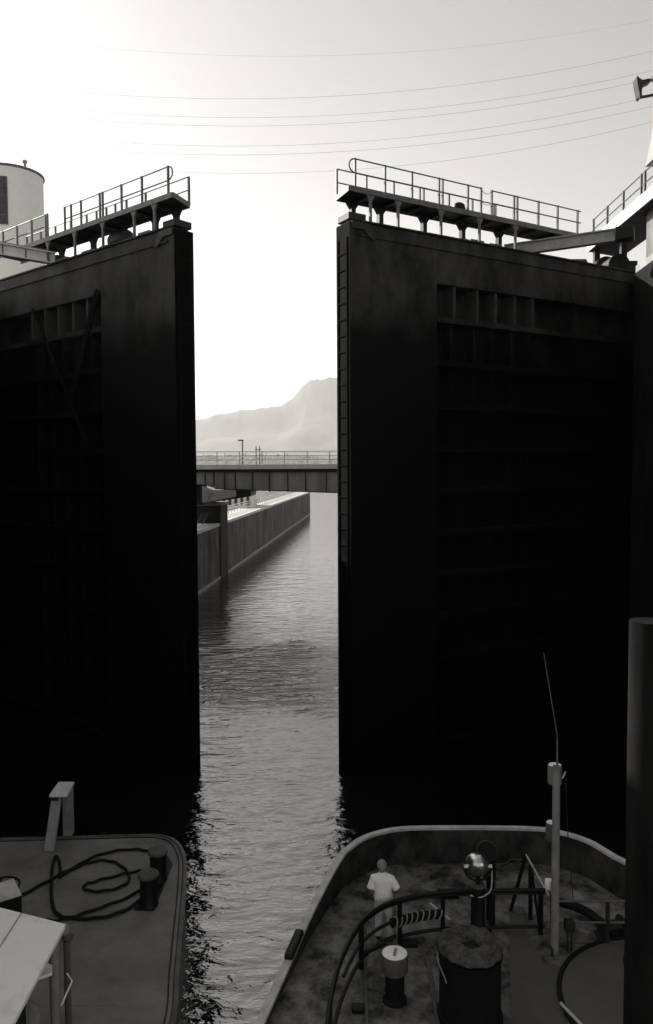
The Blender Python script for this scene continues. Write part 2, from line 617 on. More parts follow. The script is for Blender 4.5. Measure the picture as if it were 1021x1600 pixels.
zr, zs1, zs0 = bz(705.5), bz(725.5), bz(733)
zg0 = bz(769.5)
t = thing('road_bridge', (-2, 89, 0), 'steel plate girder road bridge with light railing crossing the channel behind the gates', 'bridge')
xa, xb = -13.2, 40.0
mb = MB(); mb.box((xa - 30, BY0 - .35, zs0), (xb + 20, BY1 + .35, zs1)); mb.build('deck_slab', M['palebeam'], t, bev=.03)
xm = at_y(336, 763, BY0).x
zl = at_y(336, 763, BY0).z
for yy in (BY0 + .2, BY1 - .2):
    mb = MB()
    pts = [(xa - 28, yy, zs0 - .004), (xb + 18, yy, zs0 - .004), (xb + 18, yy, zg0 - .25), (2.5, yy, zg0 - .08), (xm, yy, zl), (xm - 1.4, yy, zl + .45), (xa - 28, yy, zl + .45)]
    mb.extr(pts, (0, .12, 0))
    mb.build('girder', M['bridge'], t)
mb = MB()
mb.extr([(xm, BY0 - .05, zl - .004), (2.5, BY0 - .05, zg0 - .084), (xb + 18, BY0 - .05, zg0 - .254), (xb + 18, BY0 - .05, zg0 - .34), (2.5, BY0 - .05, zg0 - .17), (xm, BY0 - .05, zl - .09)], (0, .5, 0))
mb.extr([(xm, BY1 - .45, zl - .004), (2.5, BY1 - .45, zg0 - .084), (xb + 18, BY1 - .45, zg0 - .254), (xb + 18, BY1 - .45, zg0 - .34), (2.5, BY1 - .45, zg0 - .17), (xm, BY1 - .45, zl - .09)], (0, .5, 0))
mb.extr([(xa - 28, BY0 - .05, zs0 - .006), (xb + 18, BY0 - .05, zs0 - .006), (xb + 18, BY0 - .05, zs0 - .32), (xa - 28, BY0 - .05, zs0 - .32)], (0, .24, 0))
mb.build('flange', M['darksteel'], t)
px = [321, 334.5, 351, 368, 395, 421.5, 450, 478]
for k in [at_y(p, 750, BY0).x for p in px] + [0.0 + 2.15 * i for i in range(0, 9)]:
    MB().box((k - .06, BY0 + .06, zg0 + (0.75 if k < xm + .5 else .05)), (k + .06, BY0 + .195, zs0 - .33)).build('stiffener', M['darksteel'], t)
mb = MB()
for k in range(26): mb.box((xa - 26 + k * 2.6, BY0 + .4, zg0 + .8), (xa - 25.8 + k * 2.6, BY1 - .4, zs0 - .1))
mb.build('cross_beams', M['darksteel'], t)
for yy, nm in ((BY0 - .2, 'near'), (BY1 + .1, 'far')):
    mb = MB()
    for z in (zr, zr - .45, zr - .9): mb.bar((xa - 30, yy, z), (xb + 20, yy, z), .07, .07)
    mb.build('railing', M['railpale'], t)
    for k in range(-7, 12):
        x = at_y(340, 715, BY0).x + k * 2.42
        MB().box((x - .05, yy - .05, zs0 + (.02 if nm == 'near' else .3)), (x + .05, yy + .05, zr)).build('rail_post', M['railpale'], t)
# pier and cantilever bearing at the left
D = 87.5
def bp(x, y): return at_y(x, y, D)
mb = MB(); mb.extr([bp(303, 736), bp(316, 736), bp(316, 789), bp(303, 789)], (0, 3.6, 0)); mb.build('pier_column', M['concretedark'], t)
mb = MB(); mb.extr([at_y(316, 759, 85.2), at_y(334, 766, 85.2), at_y(369, 766, 85.2), at_y(369, 776, 85.2), at_y(323, 785, 85.2), at_y(316, 785, 85.2)], (0, .25, 0)); mb.build('bearing_bracket', M['beam'], t)
mb = MB(); mb.extr([at_y(316.5, 768, 85.46), at_y(392, 766, 85.46), at_y(392, 775.5, 85.46), at_y(330, 785, 85.46), at_y(316.5, 785, 85.46)], (0, 6.6, 0)); mb.build('bearing_block', M['black'], t)
MB().bar(at_y(324, 783, 85.17), at_y(331, 770, 85.17), .06, .05).build('bracket_rib', M['darksteel'], t)
mb = MB(); mb.extr([at_y(304, 787, 86), at_y(351, 789, 86), at_y(351, 815.5, 86), at_y(304, 840, 86)], (0, 6, 0))
o = thing('bridge_pier', at_y(330, 815, 88), 'dark concrete bridge pier block standing on the guide wall', 'pier')
mb2 = MB()
xl, xr_ = gwx(88) - 3.5, gwx(92) + .16
mb2.hexa([(xl, 88.5), (gwx(88.5) + .16, 88.5), (gwx(93) + .16, 93), (xl, 93)], -1, at_y(350, 789, 90).z)
mb2.build('pier_block', M['concretedark'], o, bev=.04)
mb2 = MB(); z_ = at_y(350, 789, 90).z
mb2.hexa([(xl - .1, 88.3), (gwx(88.5) + .3, 88.3), (gwx(93) + .3, 93.2), (xl - .1, 93.2)], z_ + .003, z_ + .3)
mb2.build('pier_cap', M['concrete'], o, bev=.03)
t = thing('ladder', at_y(315, 822, 84), 'small pale ladder leaning against the pier below the bridge', 'ladder')
A0, A1 = at_y(308, 819, 84.5), at_y(317, 801, 87.4)
B0, B1 = at_y(316.5, 819, 84.5), at_y(325.5, 801, 87.4)
MB().bar(A0, A1, .08, .1).build('stile', M['rail'], t)
MB().bar(B0, B1, .08, .1).build('stile', M['rail'], t)
for k in range(1, 8): MB().bar(A0.lerp(A1, k / 8), B0.lerp(B1, k / 8), .04, .04).build('rung', M['rail'], t)

# poles beyond the bridge
P = at_y(379, 688, 135)
t = thing('lamp_post', (P.x, 135, WALLZ - .3), 'single thin lamp post rising behind the bridge railing', 'lamp post')
MB().tube([(P.x, 135, WALLZ - .3), (P.x, 135, P.z)], [.14, .1], 8).build('pole', M['darksteel'], t)
mb = MB(); mb.box((P.x - .75, 134.8, P.z - .1), (P.x + .2, 135.2, P.z + .12)); mb.build('lamp_head', M['darksteel'], t, bev=.04)
P, Q = at_y(400.5, 697, 260), at_y(406, 697, 260)
t = thing('utility_frame', (P.x, 260, WALLZ - .3), 'pair of dark utility poles joined by a crossbar behind the bridge railing', 'utility pole')
for q in (P, Q): MB().tube([(q.x, 260, 0), (q.x, 260, q.z)], .16, 6).build('pole', M['darksteel'], t)
MB().bar((P.x - .3, 260, P.z - 1.1), (Q.x + .3, 260, P.z - 1.1), .15, .18).build('crossbar', M['darksteel'], t)

# ------------------------------------------------------------------ gate leaves
def leaf_frame(p0, p1):
    a = Vector((p0.x, p0.y, 0)); b = Vector((p1.x, p1.y, 0))
    u = (b - a).normalized()
    w = Vector((u.y, -u.x, 0))
    if w.y > 0: w = -w                       # w points to the camera side
    return a, u, w


def make_leaf(side):
    if side == 'left':
        a, u, w = leaf_frame(on_z(272, 353, ZT), on_z(6, 437, ZT))
        L = 17.6
        label = 'left leaf of the tall dark lock gate, ajar, with white tower behind'
        near_px = [265, 224, 192, 162.5, 158, 128.5, 113, 103, 76, 73, 51, 28, 6]
        far_px = [297, 229.5, 199.5, 182, 168, 152.5, 137]
        sup_px = [242, 210, 161, 117, 75]
        farsup_px = [280, 247, 196, 150, 100]
        poc0 = 156
    else:
        a, u, w = leaf_frame(on_z(547, 343, ZT), on_z(890, 407, ZT))
        L = 18.2
        label = 'right leaf of the tall dark lock gate, ajar, near the concrete tower'
        near_px = [555.5, 602, 644, 686, 691.5, 731, 751.5, 768, 803, 808, 841, 871, 902]
        far_px = [527, 573, 615.5, 656, 662, 701.5, 738, 771, 774]
        sup_px = [580, 623, 690, 750, 806]
        farsup_px = [549, 592, 660, 720, 777]
        poc0 = 684
    t = thing('gate_leaf', a, label, 'lock gate', 'leaves of the lock gate')

    def P(uu, ww, z): return a + u * uu + w * ww + Vector((0, 0, z))

    def u_at(px, ww=0.0):
        d = ray(px, 400); d.z = 0
        # solve eye + s*d = a + u*uu + w*ww
        A = a + w * ww
        det = d.x * (-u.y) - (-u.x) * d.y
        s = (A.x * (-u.y) - (-u.x) * A.y) / det
        pt = Vector((d.x * s, d.y * s, 0)) - A
        return pt.dot(u)

    def bx(mb, u0, u1, w0, w1, z0, z1):
        pts = [P(u0, w0, 0), P(u1, w0, 0), P(u1, w1, 0), P(u0, w1, 0)]
        return mb.hexa(pts, z0, z1)
    # skin plate set back; flush plates on the mitre end and the top band
    up0 = u_at(poc0)
    TH = .95
    zp1 = ZT - 1.9
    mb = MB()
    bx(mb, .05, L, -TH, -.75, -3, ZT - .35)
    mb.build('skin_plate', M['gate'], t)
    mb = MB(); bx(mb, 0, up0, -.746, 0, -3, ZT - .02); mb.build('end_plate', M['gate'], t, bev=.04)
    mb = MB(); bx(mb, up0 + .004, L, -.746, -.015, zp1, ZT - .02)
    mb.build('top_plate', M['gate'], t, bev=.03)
    # top flange and rubbing strip
    mb = MB(); bx(mb, .4, L, -TH, .06, ZT - .016, ZT + .05); bx(mb, .4, L, .003, .05, ZT - .55, ZT - .47); mb.build('top_flange', M['gate'], t)
    # horizontal girders and the uprights of the open bays
    z = zp1
    lv = []
    while z > -2:
        z -= 1.3 if not lv else 1.75
        lv.append(z)
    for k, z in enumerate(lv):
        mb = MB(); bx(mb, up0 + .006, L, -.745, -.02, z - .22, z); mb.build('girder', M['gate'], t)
    if side == 'left': spx = [134, 112, 89, 68, 47]
    else: spx = [711, 747, 776, 806, 834]
    for p_ in spx:
        uu = u_at(p_, -.1)
        mb = MB(); bx(mb, uu - .07, uu + .07, -.744, -.12, lv[0] + .003, zp1 - .003); mb.build('stiffener', M['stiff'], t)
    for p_ in spx:
        uu = u_at(p_, -.1)
        mb = MB()
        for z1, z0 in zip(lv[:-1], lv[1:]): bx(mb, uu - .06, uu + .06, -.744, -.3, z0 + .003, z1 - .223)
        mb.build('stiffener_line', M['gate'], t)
    # diagonal braces over the bays
    if side == 'left':
        mb = MB(); mb.bar(P(up0 + .1, .05, zp1 + .2), P(up0 + 2.6, .05, zp1 - 4.6), .34, .08, w); mb.bar(P(up0 + 5.4, .05, zp1 + .1), P(up0 + 1.0, .08, zp1 - 6.5), .1, .08, w)
        mb.build('diagonal_brace', M['rung'], t)
    # black sheet added to shade the end face, rungs down the mitre end
    mb = MB(); bx(mb, -.014, -.002, -TH, -.002, -3, ZT - .05); mb.build('end_shade_sheet', M['endface'], t)
    lad = MB(); bx(lad, -.05, -.016, -.22, -.16, .5, ZT - .6); lad = lad.build('end_ladder', M['rung'], t)
    mb = MB(); bx(mb, -.05, -.016, -TH + .1, -TH + .16, .5, ZT - .6); mb.build('ladder_stile', M['rung'], lad)
    for k in range(32):
        z = ZT - 1.2 - k * .62
        mb = MB(); bx(mb, -.045, -.02, -TH + .163, -.223, z, z + .05); mb.build('rung', M['rung'], lad)
    mb = MB(); bx(mb, .02, .8, -TH + .03, -.08, ZT + .055, ZT + .34); mb.build('end_block', M['darksteel'], t, bev=.04)
    mb = MB(); mb.extr([P(.05, .02, ZT - .05), P(.85, .02, ZT - .05), P(1.15, .02, ZT - .62), P(.95, .02, ZT - .62), P(.6, .02, ZT - .3), P(.05, .02, ZT - .3)], -w * -.05); mb.build('gusset', M['darksteel'], t)
    # catwalk
    zd = ZT + 1.18
    wn_, wf = .18, -1.02
    Lc = u_at(near_px[-1], wn_) + (.6 if side == 'left' else .3)
    u0 = u_at(far_px[0], wf)
    uN0 = u_at(near_px[0], wn_) - .25
    gap0, gap1 = (u_at(103, wn_), u_at(76, wn_)) if side == 'left' else (None, None)
    mb = MB()
    mb.hexa([P(uN0, wn_, 0), P(Lc, wn_, 0), P(Lc, wf, 0), P(u0, wf, 0)], zd - .06, zd)
    ck = mb.build('catwalk', M['darksteel'], t)
    mb = MB(); mb.bar(P(uN0, wn_ + .02, zd - .09), P(Lc, wn_ + .02, zd - .09), .05, .2); mb.bar(P(u0, wf - .02, zd - .09), P(Lc, wf - .02, zd - .09), .05, .2)
    mb.bar(P(uN0 - .02, wn_, zd - .09), P(u0 - .02, wf, zd - .09), .05, .2)
    mb.build('edge_beam', M['rail'], ck)
    mb = MB()
    k = u0 + .8
    while k < Lc:
        mb.bar(P(k, wn_ - .02, zd - .14), P(k, wf + .02, zd - .14), .1, .15); k += 1.25
    mb.build('cross_bearers', M['darksteel'], ck)
    for p_ in sup_px:
        uu = u_at(p_, wn_)
        mb = MB(); mb.bar(P(uu, wn_ - .03, ZT), P(uu, wn_ - .03, zd - .16), .09, .09, w)
        mb.extr([P(uu - .2, wn_ - .08, zd - .16), P(uu + .2, wn_ - .08, zd - .16), P(uu + .06, wn_ - .08, zd - .42), P(uu - .06, wn_ - .08, zd - .42)], w * .09)
        mb.build('stanchion', M['rail'], ck)
    for p_ in farsup_px:
        uu = u_at(p_, wf)
        mb = MB(); mb.bar(P(uu, wf + .1, ZT - .3), P(uu, wf + .1, zd - .16), .2, .2, w)
        mb.extr([P(uu - .3, wf + .02, zd - .17), P(uu + .3, wf + .02, zd - .17), P(uu + .12, wf + .02, zd - .42), P(uu - .12, wf + .02, zd - .42)], w * .16)
        mb.build('pedestal', M['darksteel'], ck)
    HR = 1.02
    un = [u_at(p_, wn_) for p_ in near_px]
    for uu in un:
        MB().bar(P(uu, wn_, zd - .1), P(uu, wn_, zd + HR + .03), .075, .075, w).build('rail_post', M['rail'], ck)
    uf = [u_at(p_, wf) for p_ in far_px]
    kk = uf[-1] + 1.3
    while kk < Lc - .5:
        uf.append(kk); kk += 1.3
    for i, uu in enumerate(uf):
        MB().bar(P(uu, wf, zd - .1), P(uu, wf, zd + HR), .075, .075, w).build('rail_post', M['rail'], ck)
    # hand rails with the real breaks
    brk = [(0, 7), (8, 12)] if side == 'left' else [(0, 6), (7, 12)]
    for i0, i1 in brk:
        for h in (HR, HR * .5):
            MB().tube([P(un[i0], wn_, zd + h), P(un[i1] + (0 if (i1 < 12) else .2), wn_, zd + h)], .028, 8).build('hand_rail', M['rail'], ck)
    for h in (HR, HR * .5):
        MB().tube([P(uf[0], wf, zd + h), P(uf[-1], wf, zd + h)], .026, 8).build('hand_rail', M['rail'], ck)
    # hooped rail end
    q = []
    for k in range(13):
        th = math.pi / 2 + math.pi * k / 12
        q.append(P(un[0] + .26 * math.cos(th) * 1.0 - .0, wn_, zd + HR * .75 + HR * .25 * math.sin(th)))
    MB().tube(q, .028, 8).build('rail_hoop', M['rail'], ck)
    if side == 'right':
        q = []
        for k in range(9):
            tt = k / 8
            q.append(P(un[6] + (un[7] - un[6]) * tt, wn_, zd + HR - .02 - .16 * 4 * tt * (1 - tt)))
        MB().tube(q, .012, 6).build('chain', M['rail'], ck)
        q = [P(un[6] + (un[7] - un[6]) * k / 8, wn_, zd + HR * .5 - .12 * 4 * (k / 8) * (1 - k / 8)) for k in range(9)]
        MB().tube(q, .012, 6).build('chain', M['rail'], ck)
        c = P(u_at(717, -.4), -.4, zd)
        mb = MB(); mb.lathe([(.05, 0), (.26, .05), (.29, .22), (.24, .4), (.12, .48), (.03, .5)], c, 14); mb.build('lamp_dome', M['black'], ck, smooth=True)
    else:
        c = P(u_at(153, -.5), -.5, zd)
        mb = MB(); mb.lathe([(.05, 0), (.14, .02), (.16, .2), (.1, .32), (.02, .36)], c, 14); mb.build('lamp_dome', M['black'], ck, smooth=True)
        c = P(u_at(190, -.7), -.7, ZT + .05)
        mb = MB(); mb.lathe([(.36, -.5), (.42, -.3), (.42, .3), (.36, .5)], c + Vector((0, 0, .36)), 18, u); mb.build('valve_drum', M['darksteel'], t, smooth=True)
    # clutter on the gate top
    rr = random.Random(5 if side == 'left' else 9)
    for k in range(5):
        uu = rr.uniform(1.5, 8)
        mb = MB(); bx(mb, uu, uu + rr.uniform(.4, 1.1), -.9, -.1, ZT + .054, ZT + rr.uniform(.1, .22)); mb.build('cleat', M['rail'], t, bev=.02)
    return t, P, u_at, zd


gl, PL, uL, zd = make_leaf('left')
gr_, PR, uR, zd = make_leaf('right')


# ------------------------------------------------------------------ operating struts
def strut(A, B, label, teeth, m):
    t = thing('operating_strut', A, label, 'gate strut', 'operating struts of the gates')
    d = (B - A).normalized()
    s = Vector((d.y, -d.x, 0))
    h = .42
    mb = MB()
    mb.bar(A, B, .07, h)
    mb.bar(A + Vector((0, 0, h / 2 + .025)), B + Vector((0, 0, h / 2 + .025)), .34, .05)
    mb.bar(A - Vector((0, 0, h / 2 + .025)), B - Vector((0, 0, h / 2 + .025)), .34, .05)
    mb.build('beam', m, t)
    mb = MB(); mb.bar(A - d * .5, A - d * .003, .26, .36); mb.build('pin_end', M['darksteel'], t, bev=.04)
    mb = MB(); mb.bar(B + d * .003, B + d * .75, .6, .55); mb.build('crosshead', M['black'], t, bev=.04)
    if teeth:
        mb = MB()
        n = int((B - A).length / .17)
        for k in range(n):
            p = A.lerp(B, (k + .5) / n) + Vector((0, 0, h / 2 + .052))
            mb.bar(p, p + Vector((0, 0, .075)), .085, .16, d)
        mb.build('rack_teeth', M['rail'], t)
        for k in range(4):
            p = A.lerp(B, .08 + k * .25) - s * .05
            MB().bar(p - Vector((0, 0, .2)), p + Vector((0, 0, .2)), .05, .06, s).build('rib', M['rail'], t)
    return t


A = on_z(789, 392.5, ZT + .3); B = on_z(962, 367.5, ZT + .42)
strut(A, B, 'grey steel operating strut reaching from the right gate leaf to the raised walkway', False, M['beam'])
A = on_z(86, 404.5, ZT + .3); B = on_z(-60, 379, ZT + .35)
strut(A, B, 'grey toothed operating strut reaching from the left gate leaf to the left edge', True, M['palebeam'])

# ------------------------------------------------------------------ right bank: raised walkway, tower, lamp
zw1, zw0 = 23.86, 23.38
def xw(y): return 13.8 + AX * .0 * (y - 38)
t = thing('raised_walkway', (14.8, 38, ZT), 'raised concrete walkway with edge whitened as sunlit and pipe railing beside the concrete tower', 'walkway')
mb = MB(); mb.hexa([(13.8, 36.6), (15.95, 36.6), (15.95, 43.6), (13.8, 42.4)], zw0, zw1)
mb.build('slab', M['concretedark'], t)  # shade of the soffit put into the dark colour
mb = MB(); mb.hexa([(13.74, 30), (13.797, 30), (13.797, 42.4), (13.74, 42.45)], zw0 - .03, zw1 + .03); mb.build('sunlit_edge_band', M['whitewash'], t)  # sun on the slab's left side put into the white colour
mb = MB(); mb.hexa([(13.80, 30), (14.3, 30), (14.3, 36.59), (13.80, 36.59)], zw0, zw1 - .002); mb.build('slab_end', M['concretedark'], t)  # same soffit shade in the colour
ys = []
for p_ in (922.7, 943.7, 968, 995, 1000.5, 1022, 1045):
    ys.append(13.85 / ((p_ - PCX) / FOC))
HRR = .98
for y in ys:
    mb = MB(); mb.bar((13.86, y, zw1 - .05), (13.86, y, zw1 + HRR + .04), .09, .11); mb.build('rail_post', M['rail'], t)
for h in (HRR, HRR * .5):
    MB().tube([(13.86, ys[0], zw1 + h), (13.86, ys[-1], zw1 + h)], .03, 8).build('hand_rail', M['rail'], t)
for (x, y) in ((14.1, 42), (15.7, 42.8), (14.6, 39.6), (15.8, 38)):
    mb = MB(); mb.box((x - .14, y - .14, ZT - .1), (x + .14, y + .14, zw0)); mb.build('column', M['darksteel'], t)

# machinery under the walkway
t = thing('hoist_machine', (13.2, 41.6, ZT - .1), 'dark gate machinery hump beside the end of the right gate leaf', 'machine')
c = at_y(907, 424, 41)
mb = MB(); mb.box((c.x - .35, 40.6, ZT - .6), (c.x + .45, 41.8, c.z + .3)); mb.build('housing', M['black'], t, bev=.1)
mb = MB(); mb.lathe([(.3, -.45), (.36, -.4), (.36, .4), (.3, .45)], (c.x - .1, 41.2, c.z + .3), 18, (1, 0, 0)); mb.build('drum', M['darksteel'], t, smooth=True)
c2 = at_y(896, 420, 40.5)
mb = MB(); mb.tube([(c2.x, 40.4, ZT - .2), (c2.x, 40.4, c2.z + .3)], .09, 8); mb.lathe([(.3, 0), (.33, .03), (.33, .1), (.3, .13)], (c2.x, 40.4, c2.z + .1), 18); mb.build('handwheel', M['darksteel'], t)
c = at_y(962, 434, 39.5)
t = thing('motor_housing', (c.x, 39.5, ZT - .1), 'dark rounded motor housing on the wall top under the raised walkway', 'machine')
mb = MB(); mb.lathe([(.25, -.7), (.52, -.6), (.55, .5), (.3, .7)], (c.x, 39.6, ZT + .42), 20, (0, 1, 0)); mb.build('motor', M['black'], t, smooth=True)
mb = MB(); mb.box((c.x - .6, 39, ZT - .1), (c.x + .6, 40.3, ZT + .05)); mb.build('bed_plate', M['darksteel'], t, bev=.02)
for k, (pp, w_) in enumerate(((948, .5), (986, .35))):
    c = at_y(pp, 430, 41.5)
    mb = MB(); mb.box((c.x - w_, 41.5, ZT - .1), (c.x + w_, 42.2, ZT + 1.0 + .25 * k)); mb.build('control_box', M['darksteel'], t, bev=.03)
c = at_y(944, 425, 41.0)
t = thing('gear_case', (c.x, 41, ZT - .1), 'large dark gear case behind the strut end, between walkway columns', 'machine')
mb = MB(); mb.hexa([(c.x - .75, 40.9), (c.x + .95, 40.9), (c.x + .95, 42.3), (c.x - .75, 42.3)], ZT - .1, ZT + .85); mb.build('case', M['black'], t, bev=.12)
mb = MB(); mb.lathe([(.5, -.3), (.56, -.26), (.56, .26), (.5, .3)], (c.x + .2, 41.5, ZT + .85), 24, (0, 1, 0)); mb.build('gear_cover', M['darksteel'], t, smooth=True)
# shrouded fence behind on the wall
t = thing('wall_railing', (15, 47, ZT - .1), 'dark railing on the wall top far behind the machinery on the right', 'railing')
for k in range(9):
    MB().bar((11.9 + k * .55 + 5.2, 47 + k * .3, ZT - .1), (11.9 + k * .55 + 5.2, 47 + k * .3, ZT + 1.0), .06, .06).build('rail_post', M['darksteel'], t)
for h in (.5, 1.0): MB().bar((17.1, 47, ZT + h - .1), (21.5, 49.4, ZT + h - .1), .06, .06).build('hand_rail', M['darksteel'], t)

t = thing('control_tower', (17, 33, ZT - .1), 'weathered concrete control tower with a flared top at the right edge', 'tower')
mb = MB(); mb.hexa([(14.35, 27), (20, 27), (20, 36.2), (14.35, 36.2)], ZT - .096, 24.1); mb.build('base_block', M['towerc'], t, bev=.05)
mb = MB(); mb.hexa([(14.4, 27.1), (19.9, 27.1), (19.9, 35.45), (14.4, 35.45)], 24.1, 25.9); mb.build('shaft', M['towerc'], t, bev=.03)
mb = MB()
mb.add([(14.3, 27, 25.45), (20.2, 27, 25.45), (20.2, 36.3, 25.45), (14.3, 36.3, 25.45), (14.45, 27, 26.9), (20, 27, 26.9), (20, 35.9, 26.9), (14.45, 35.9, 26.9), (15.2, 27.8, 27.7), (19.2, 27.8, 27.7), (19.2, 35.2, 27.7), (15.2, 35.2, 27.7)],
       [[3, 2, 1, 0], [0, 1, 5, 4], [1, 2, 6, 5], [2, 3, 7, 6], [3, 0, 4, 7], [4, 5, 9, 8], [5, 6, 10, 9], [6, 7, 11, 10], [7, 4, 8, 11], [8, 9, 10, 11]])
mb.build('flared_cabin', M['bridge'], t, bev=.03)

# floodlight on a bracket arm at the top right
Y = 36.0
def fp(x, y, yy=Y): return at_y(x, y, yy)
pole = fp(1062, 140)
t = thing('floodlight', (pole.x, Y, ZT - .1), 'dark floodlight tilted on a bracket arm high above the concrete tower', 'floodlight')
MB().tube([(pole.x, Y, ZT - .1), (pole.x, Y, pole.z + 1)], .12, 10).build('pole', M['darksteel'], t)
MB().bar(fp(999.5, 152.5), Vector((pole.x, Y, fp(1062, 141).z)), .09, .1).build('bracket_arm', M['darksteel'], t)
mb = MB()
mb.extr([fp(x, y) for x, y in ((995, 120), (997, 117), (999, 120), (1004, 123.5), (1008, 123.5), (1013, 122), (1019.5, 121.8), (1020, 125), (1014, 128), (1009, 130), (1006, 133.5), (1004.5, 138), (1004, 146), (1005, 149), (1002, 152), (1000, 149), (998.5, 140), (996.5, 130))], (0, .5, 0))
mb.build('lamp_body', M['darksteel'], t, bev=.05)
mb = MB(); mb.lathe([(.02, 0), (.12, .03), (.14, .25), (.1, .28)], fp(1018, 124, Y + .2), 12, (1, 0, .2)); mb.build('lamp_socket', M['darksteel'], t, smooth=True)

# ------------------------------------------------------------------ left bank: round tower and small gear
TC = (-24.95, 64.0); TR = 2.68; TZ = 35.35
t = thing('round_tower', (TC[0], TC[1], ZT - .1), 'white cylindrical tower with a barred window at the left edge', 'tower')
MB().lathe([(TR - .04, ZT - .2), (TR - .04, TZ - .2)], (TC[0], TC[1], 0), 64).build('wall', M['whitewash'], t, smooth=True)
rf = MB().lathe([(TR - .02, TZ - .198), (TR + .07, TZ - .17), (TR + .07, TZ - .03), (TR * .96, TZ + .02), (TR * .5, TZ + .12), (.05, TZ + .16)], (TC[0], TC[1], 0), 64).build('roof', M['rail'], t, smooth=True)
c = at_y(39.5, 268, 62.0)
MB().lathe([(.11, -.2), (.11, .12), (.19, .13), (.19, .3), (.1, .34)], (c.x, 62.0, TZ + .05), 12).build('vent', M['beam'], rf, smooth=True)
# barred window, curved with the wall
def ring_patch(mb, a0, a1, z0, z1, r0, r1, n=10):
    vs, fs = [], []
    for i in range(n + 1):
        an = a0 + (a1 - a0) * i / n
        for r in (r0, r1):
            for z in (z0, z1):
                vs.append((TC[0] + r * math.sin(an), TC[1] - r * math.cos(an), z))
    for i in range(n):
        b, d = i * 4, i * 4 + 4
        fs += [[b, d, d + 1, b + 1], [b + 2, b + 3, d + 3, d + 2], [b, b + 2, d + 2, d], [b + 1, d + 1, d + 3, b + 3]]
    fs += [[0, 1, 3, 2], [n * 4, n * 4 + 2, n * 4 + 3, n * 4 + 1]]
    mb.add(vs, fs)


wz0, wz1 = at_y(6, 350, 61.4).z, at_y(6, 276, 61.4).z
wi = MB(); ring_patch(wi, R(-45), R(20), wz0, wz1, TR - .02, TR + .01); wi = wi.build('window', M['grille'], t)
mb = MB()
for k in range(9): ring_patch(mb, R(-45 + k * 8 - .5), R(-45 + k * 8 + .5), wz0, wz1, TR + .013, TR + .05, 1)
for k in range(6): ring_patch(mb, R(-45), R(20), wz0 + (wz1 - wz0) * k / 5 - .03, wz0 + (wz1 - wz0) * k / 5 + .03, TR + .053, TR + .08)
mb.build('bars', M['rail'], wi)

t = thing('wall_railing', (-17.5, 46, ZT - .1), 'grey railing on the wall top behind the left toothed strut', 'railing')
for k in range(10):
    x, y = -20.5 + k * .62, 47.5 - k * .05
    if x > -17.4: break
    MB().bar((x, y, ZT - .1), (x, y, ZT + 1.15), .07, .07).build('rail_post', M['rail'], t)
for h in (.6, 1.2): MB().bar((-20.8, 47.5, ZT + h - .1), (-17.8, 47.3, ZT + h - .1), .06, .06).build('hand_rail', M['rail'], t)
c = at_y(18, 427, 44)
t = thing('switch_cabinet', (c.x, 44, ZT - .1), 'squat switch cabinet with a pale sloping side behind the left gate leaf', 'cabinet')
mb = MB(); mb.extr([(c.x - 2.2, 43.6, ZT - .1), (c.x + .5, 43.6, ZT - .1), (c.x - .1, 43.6, ZT + .75), (c.x - 2.2, 43.6, ZT + .75)], (0, 1.0, 0)); mb.build('cabinet_body', M['beam'], t, bev=.03)
mb = MB(); mb.box((c.x - 2.0, 43.55, ZT + .1), (c.x - .5, 43.6, ZT + .6)); mb.build('cabinet_door', M['grille'], t)

# ------------------------------------------------------------------ power lines
lines = [
    ((200, 78), (400, 88), (650, 80), (1021, 30)), ((150, 146), (400, 155), (650, 140), (1021, 80)),
    ((150, 175), (400, 183), (700, 166), (1021, 110)), ((150, 188), (400, 196), (700, 179), (1021, 122)),
    ((175, 222), (400, 228), (700, 208), (1021, 150)), ((175, 236), (400, 242), (700, 222), (1021, 166)),
    ((200, 265), (400, 270), (600, 262), (1021, 190))]
names = ['faint topmost', 'second from the top', 'third from the top', 'fourth from the top', 'fifth from the top', 'sixth from the top', 'lowest']
for k, pts in enumerate(lines):
    Y = 96 - k * 2.0
    P4 = [at_y(x, y, Y) for x, y in pts]
    # least squares parabola
    S = [[sum(p.x ** (i + j) for p in P4) for j in range(3)] for i in range(3)]
    b = Vector([sum(p.z * p.x ** i for p in P4) for i in range(3)])
    co = Matrix(S).inverted() @ b
    q = [(x, Y, co[0] + co[1] * x + co[2] * x * x) for x in range(-75, 76, 3)]
    o = MB().tube(q, .006 if k == 0 else .0105, 6).build('power_line', M['cable'])
    tag(o, f'thin sagging overhead power line across the sky, {names[k]} of the seven', 'power line', 'power lines across the sky')

# ------------------------------------------------------------------ tugboat on the right
DK = 1.6          # deck level
RIM = DK + .95


def smooth_path(pts, n=6):
    pts = [Vector(p) for p in pts]
    out = []
    for i in range(len(pts) - 1):
        p0, p1, p2, p3 = pts[max(i - 1, 0)], pts[i], pts[i + 1], pts[min(i + 2, len(pts) - 1)]
        for k in range(n):
            s = k / n
            out.append(.5 * ((2 * p1) + (p2 - p0) * s + (2 * p0 - 5 * p1 + 4 * p2 - p3) * s * s + (3 * p1 - p0 - 3 * p2 + p3) * s ** 3))
    out.append(pts[-1])
    return out


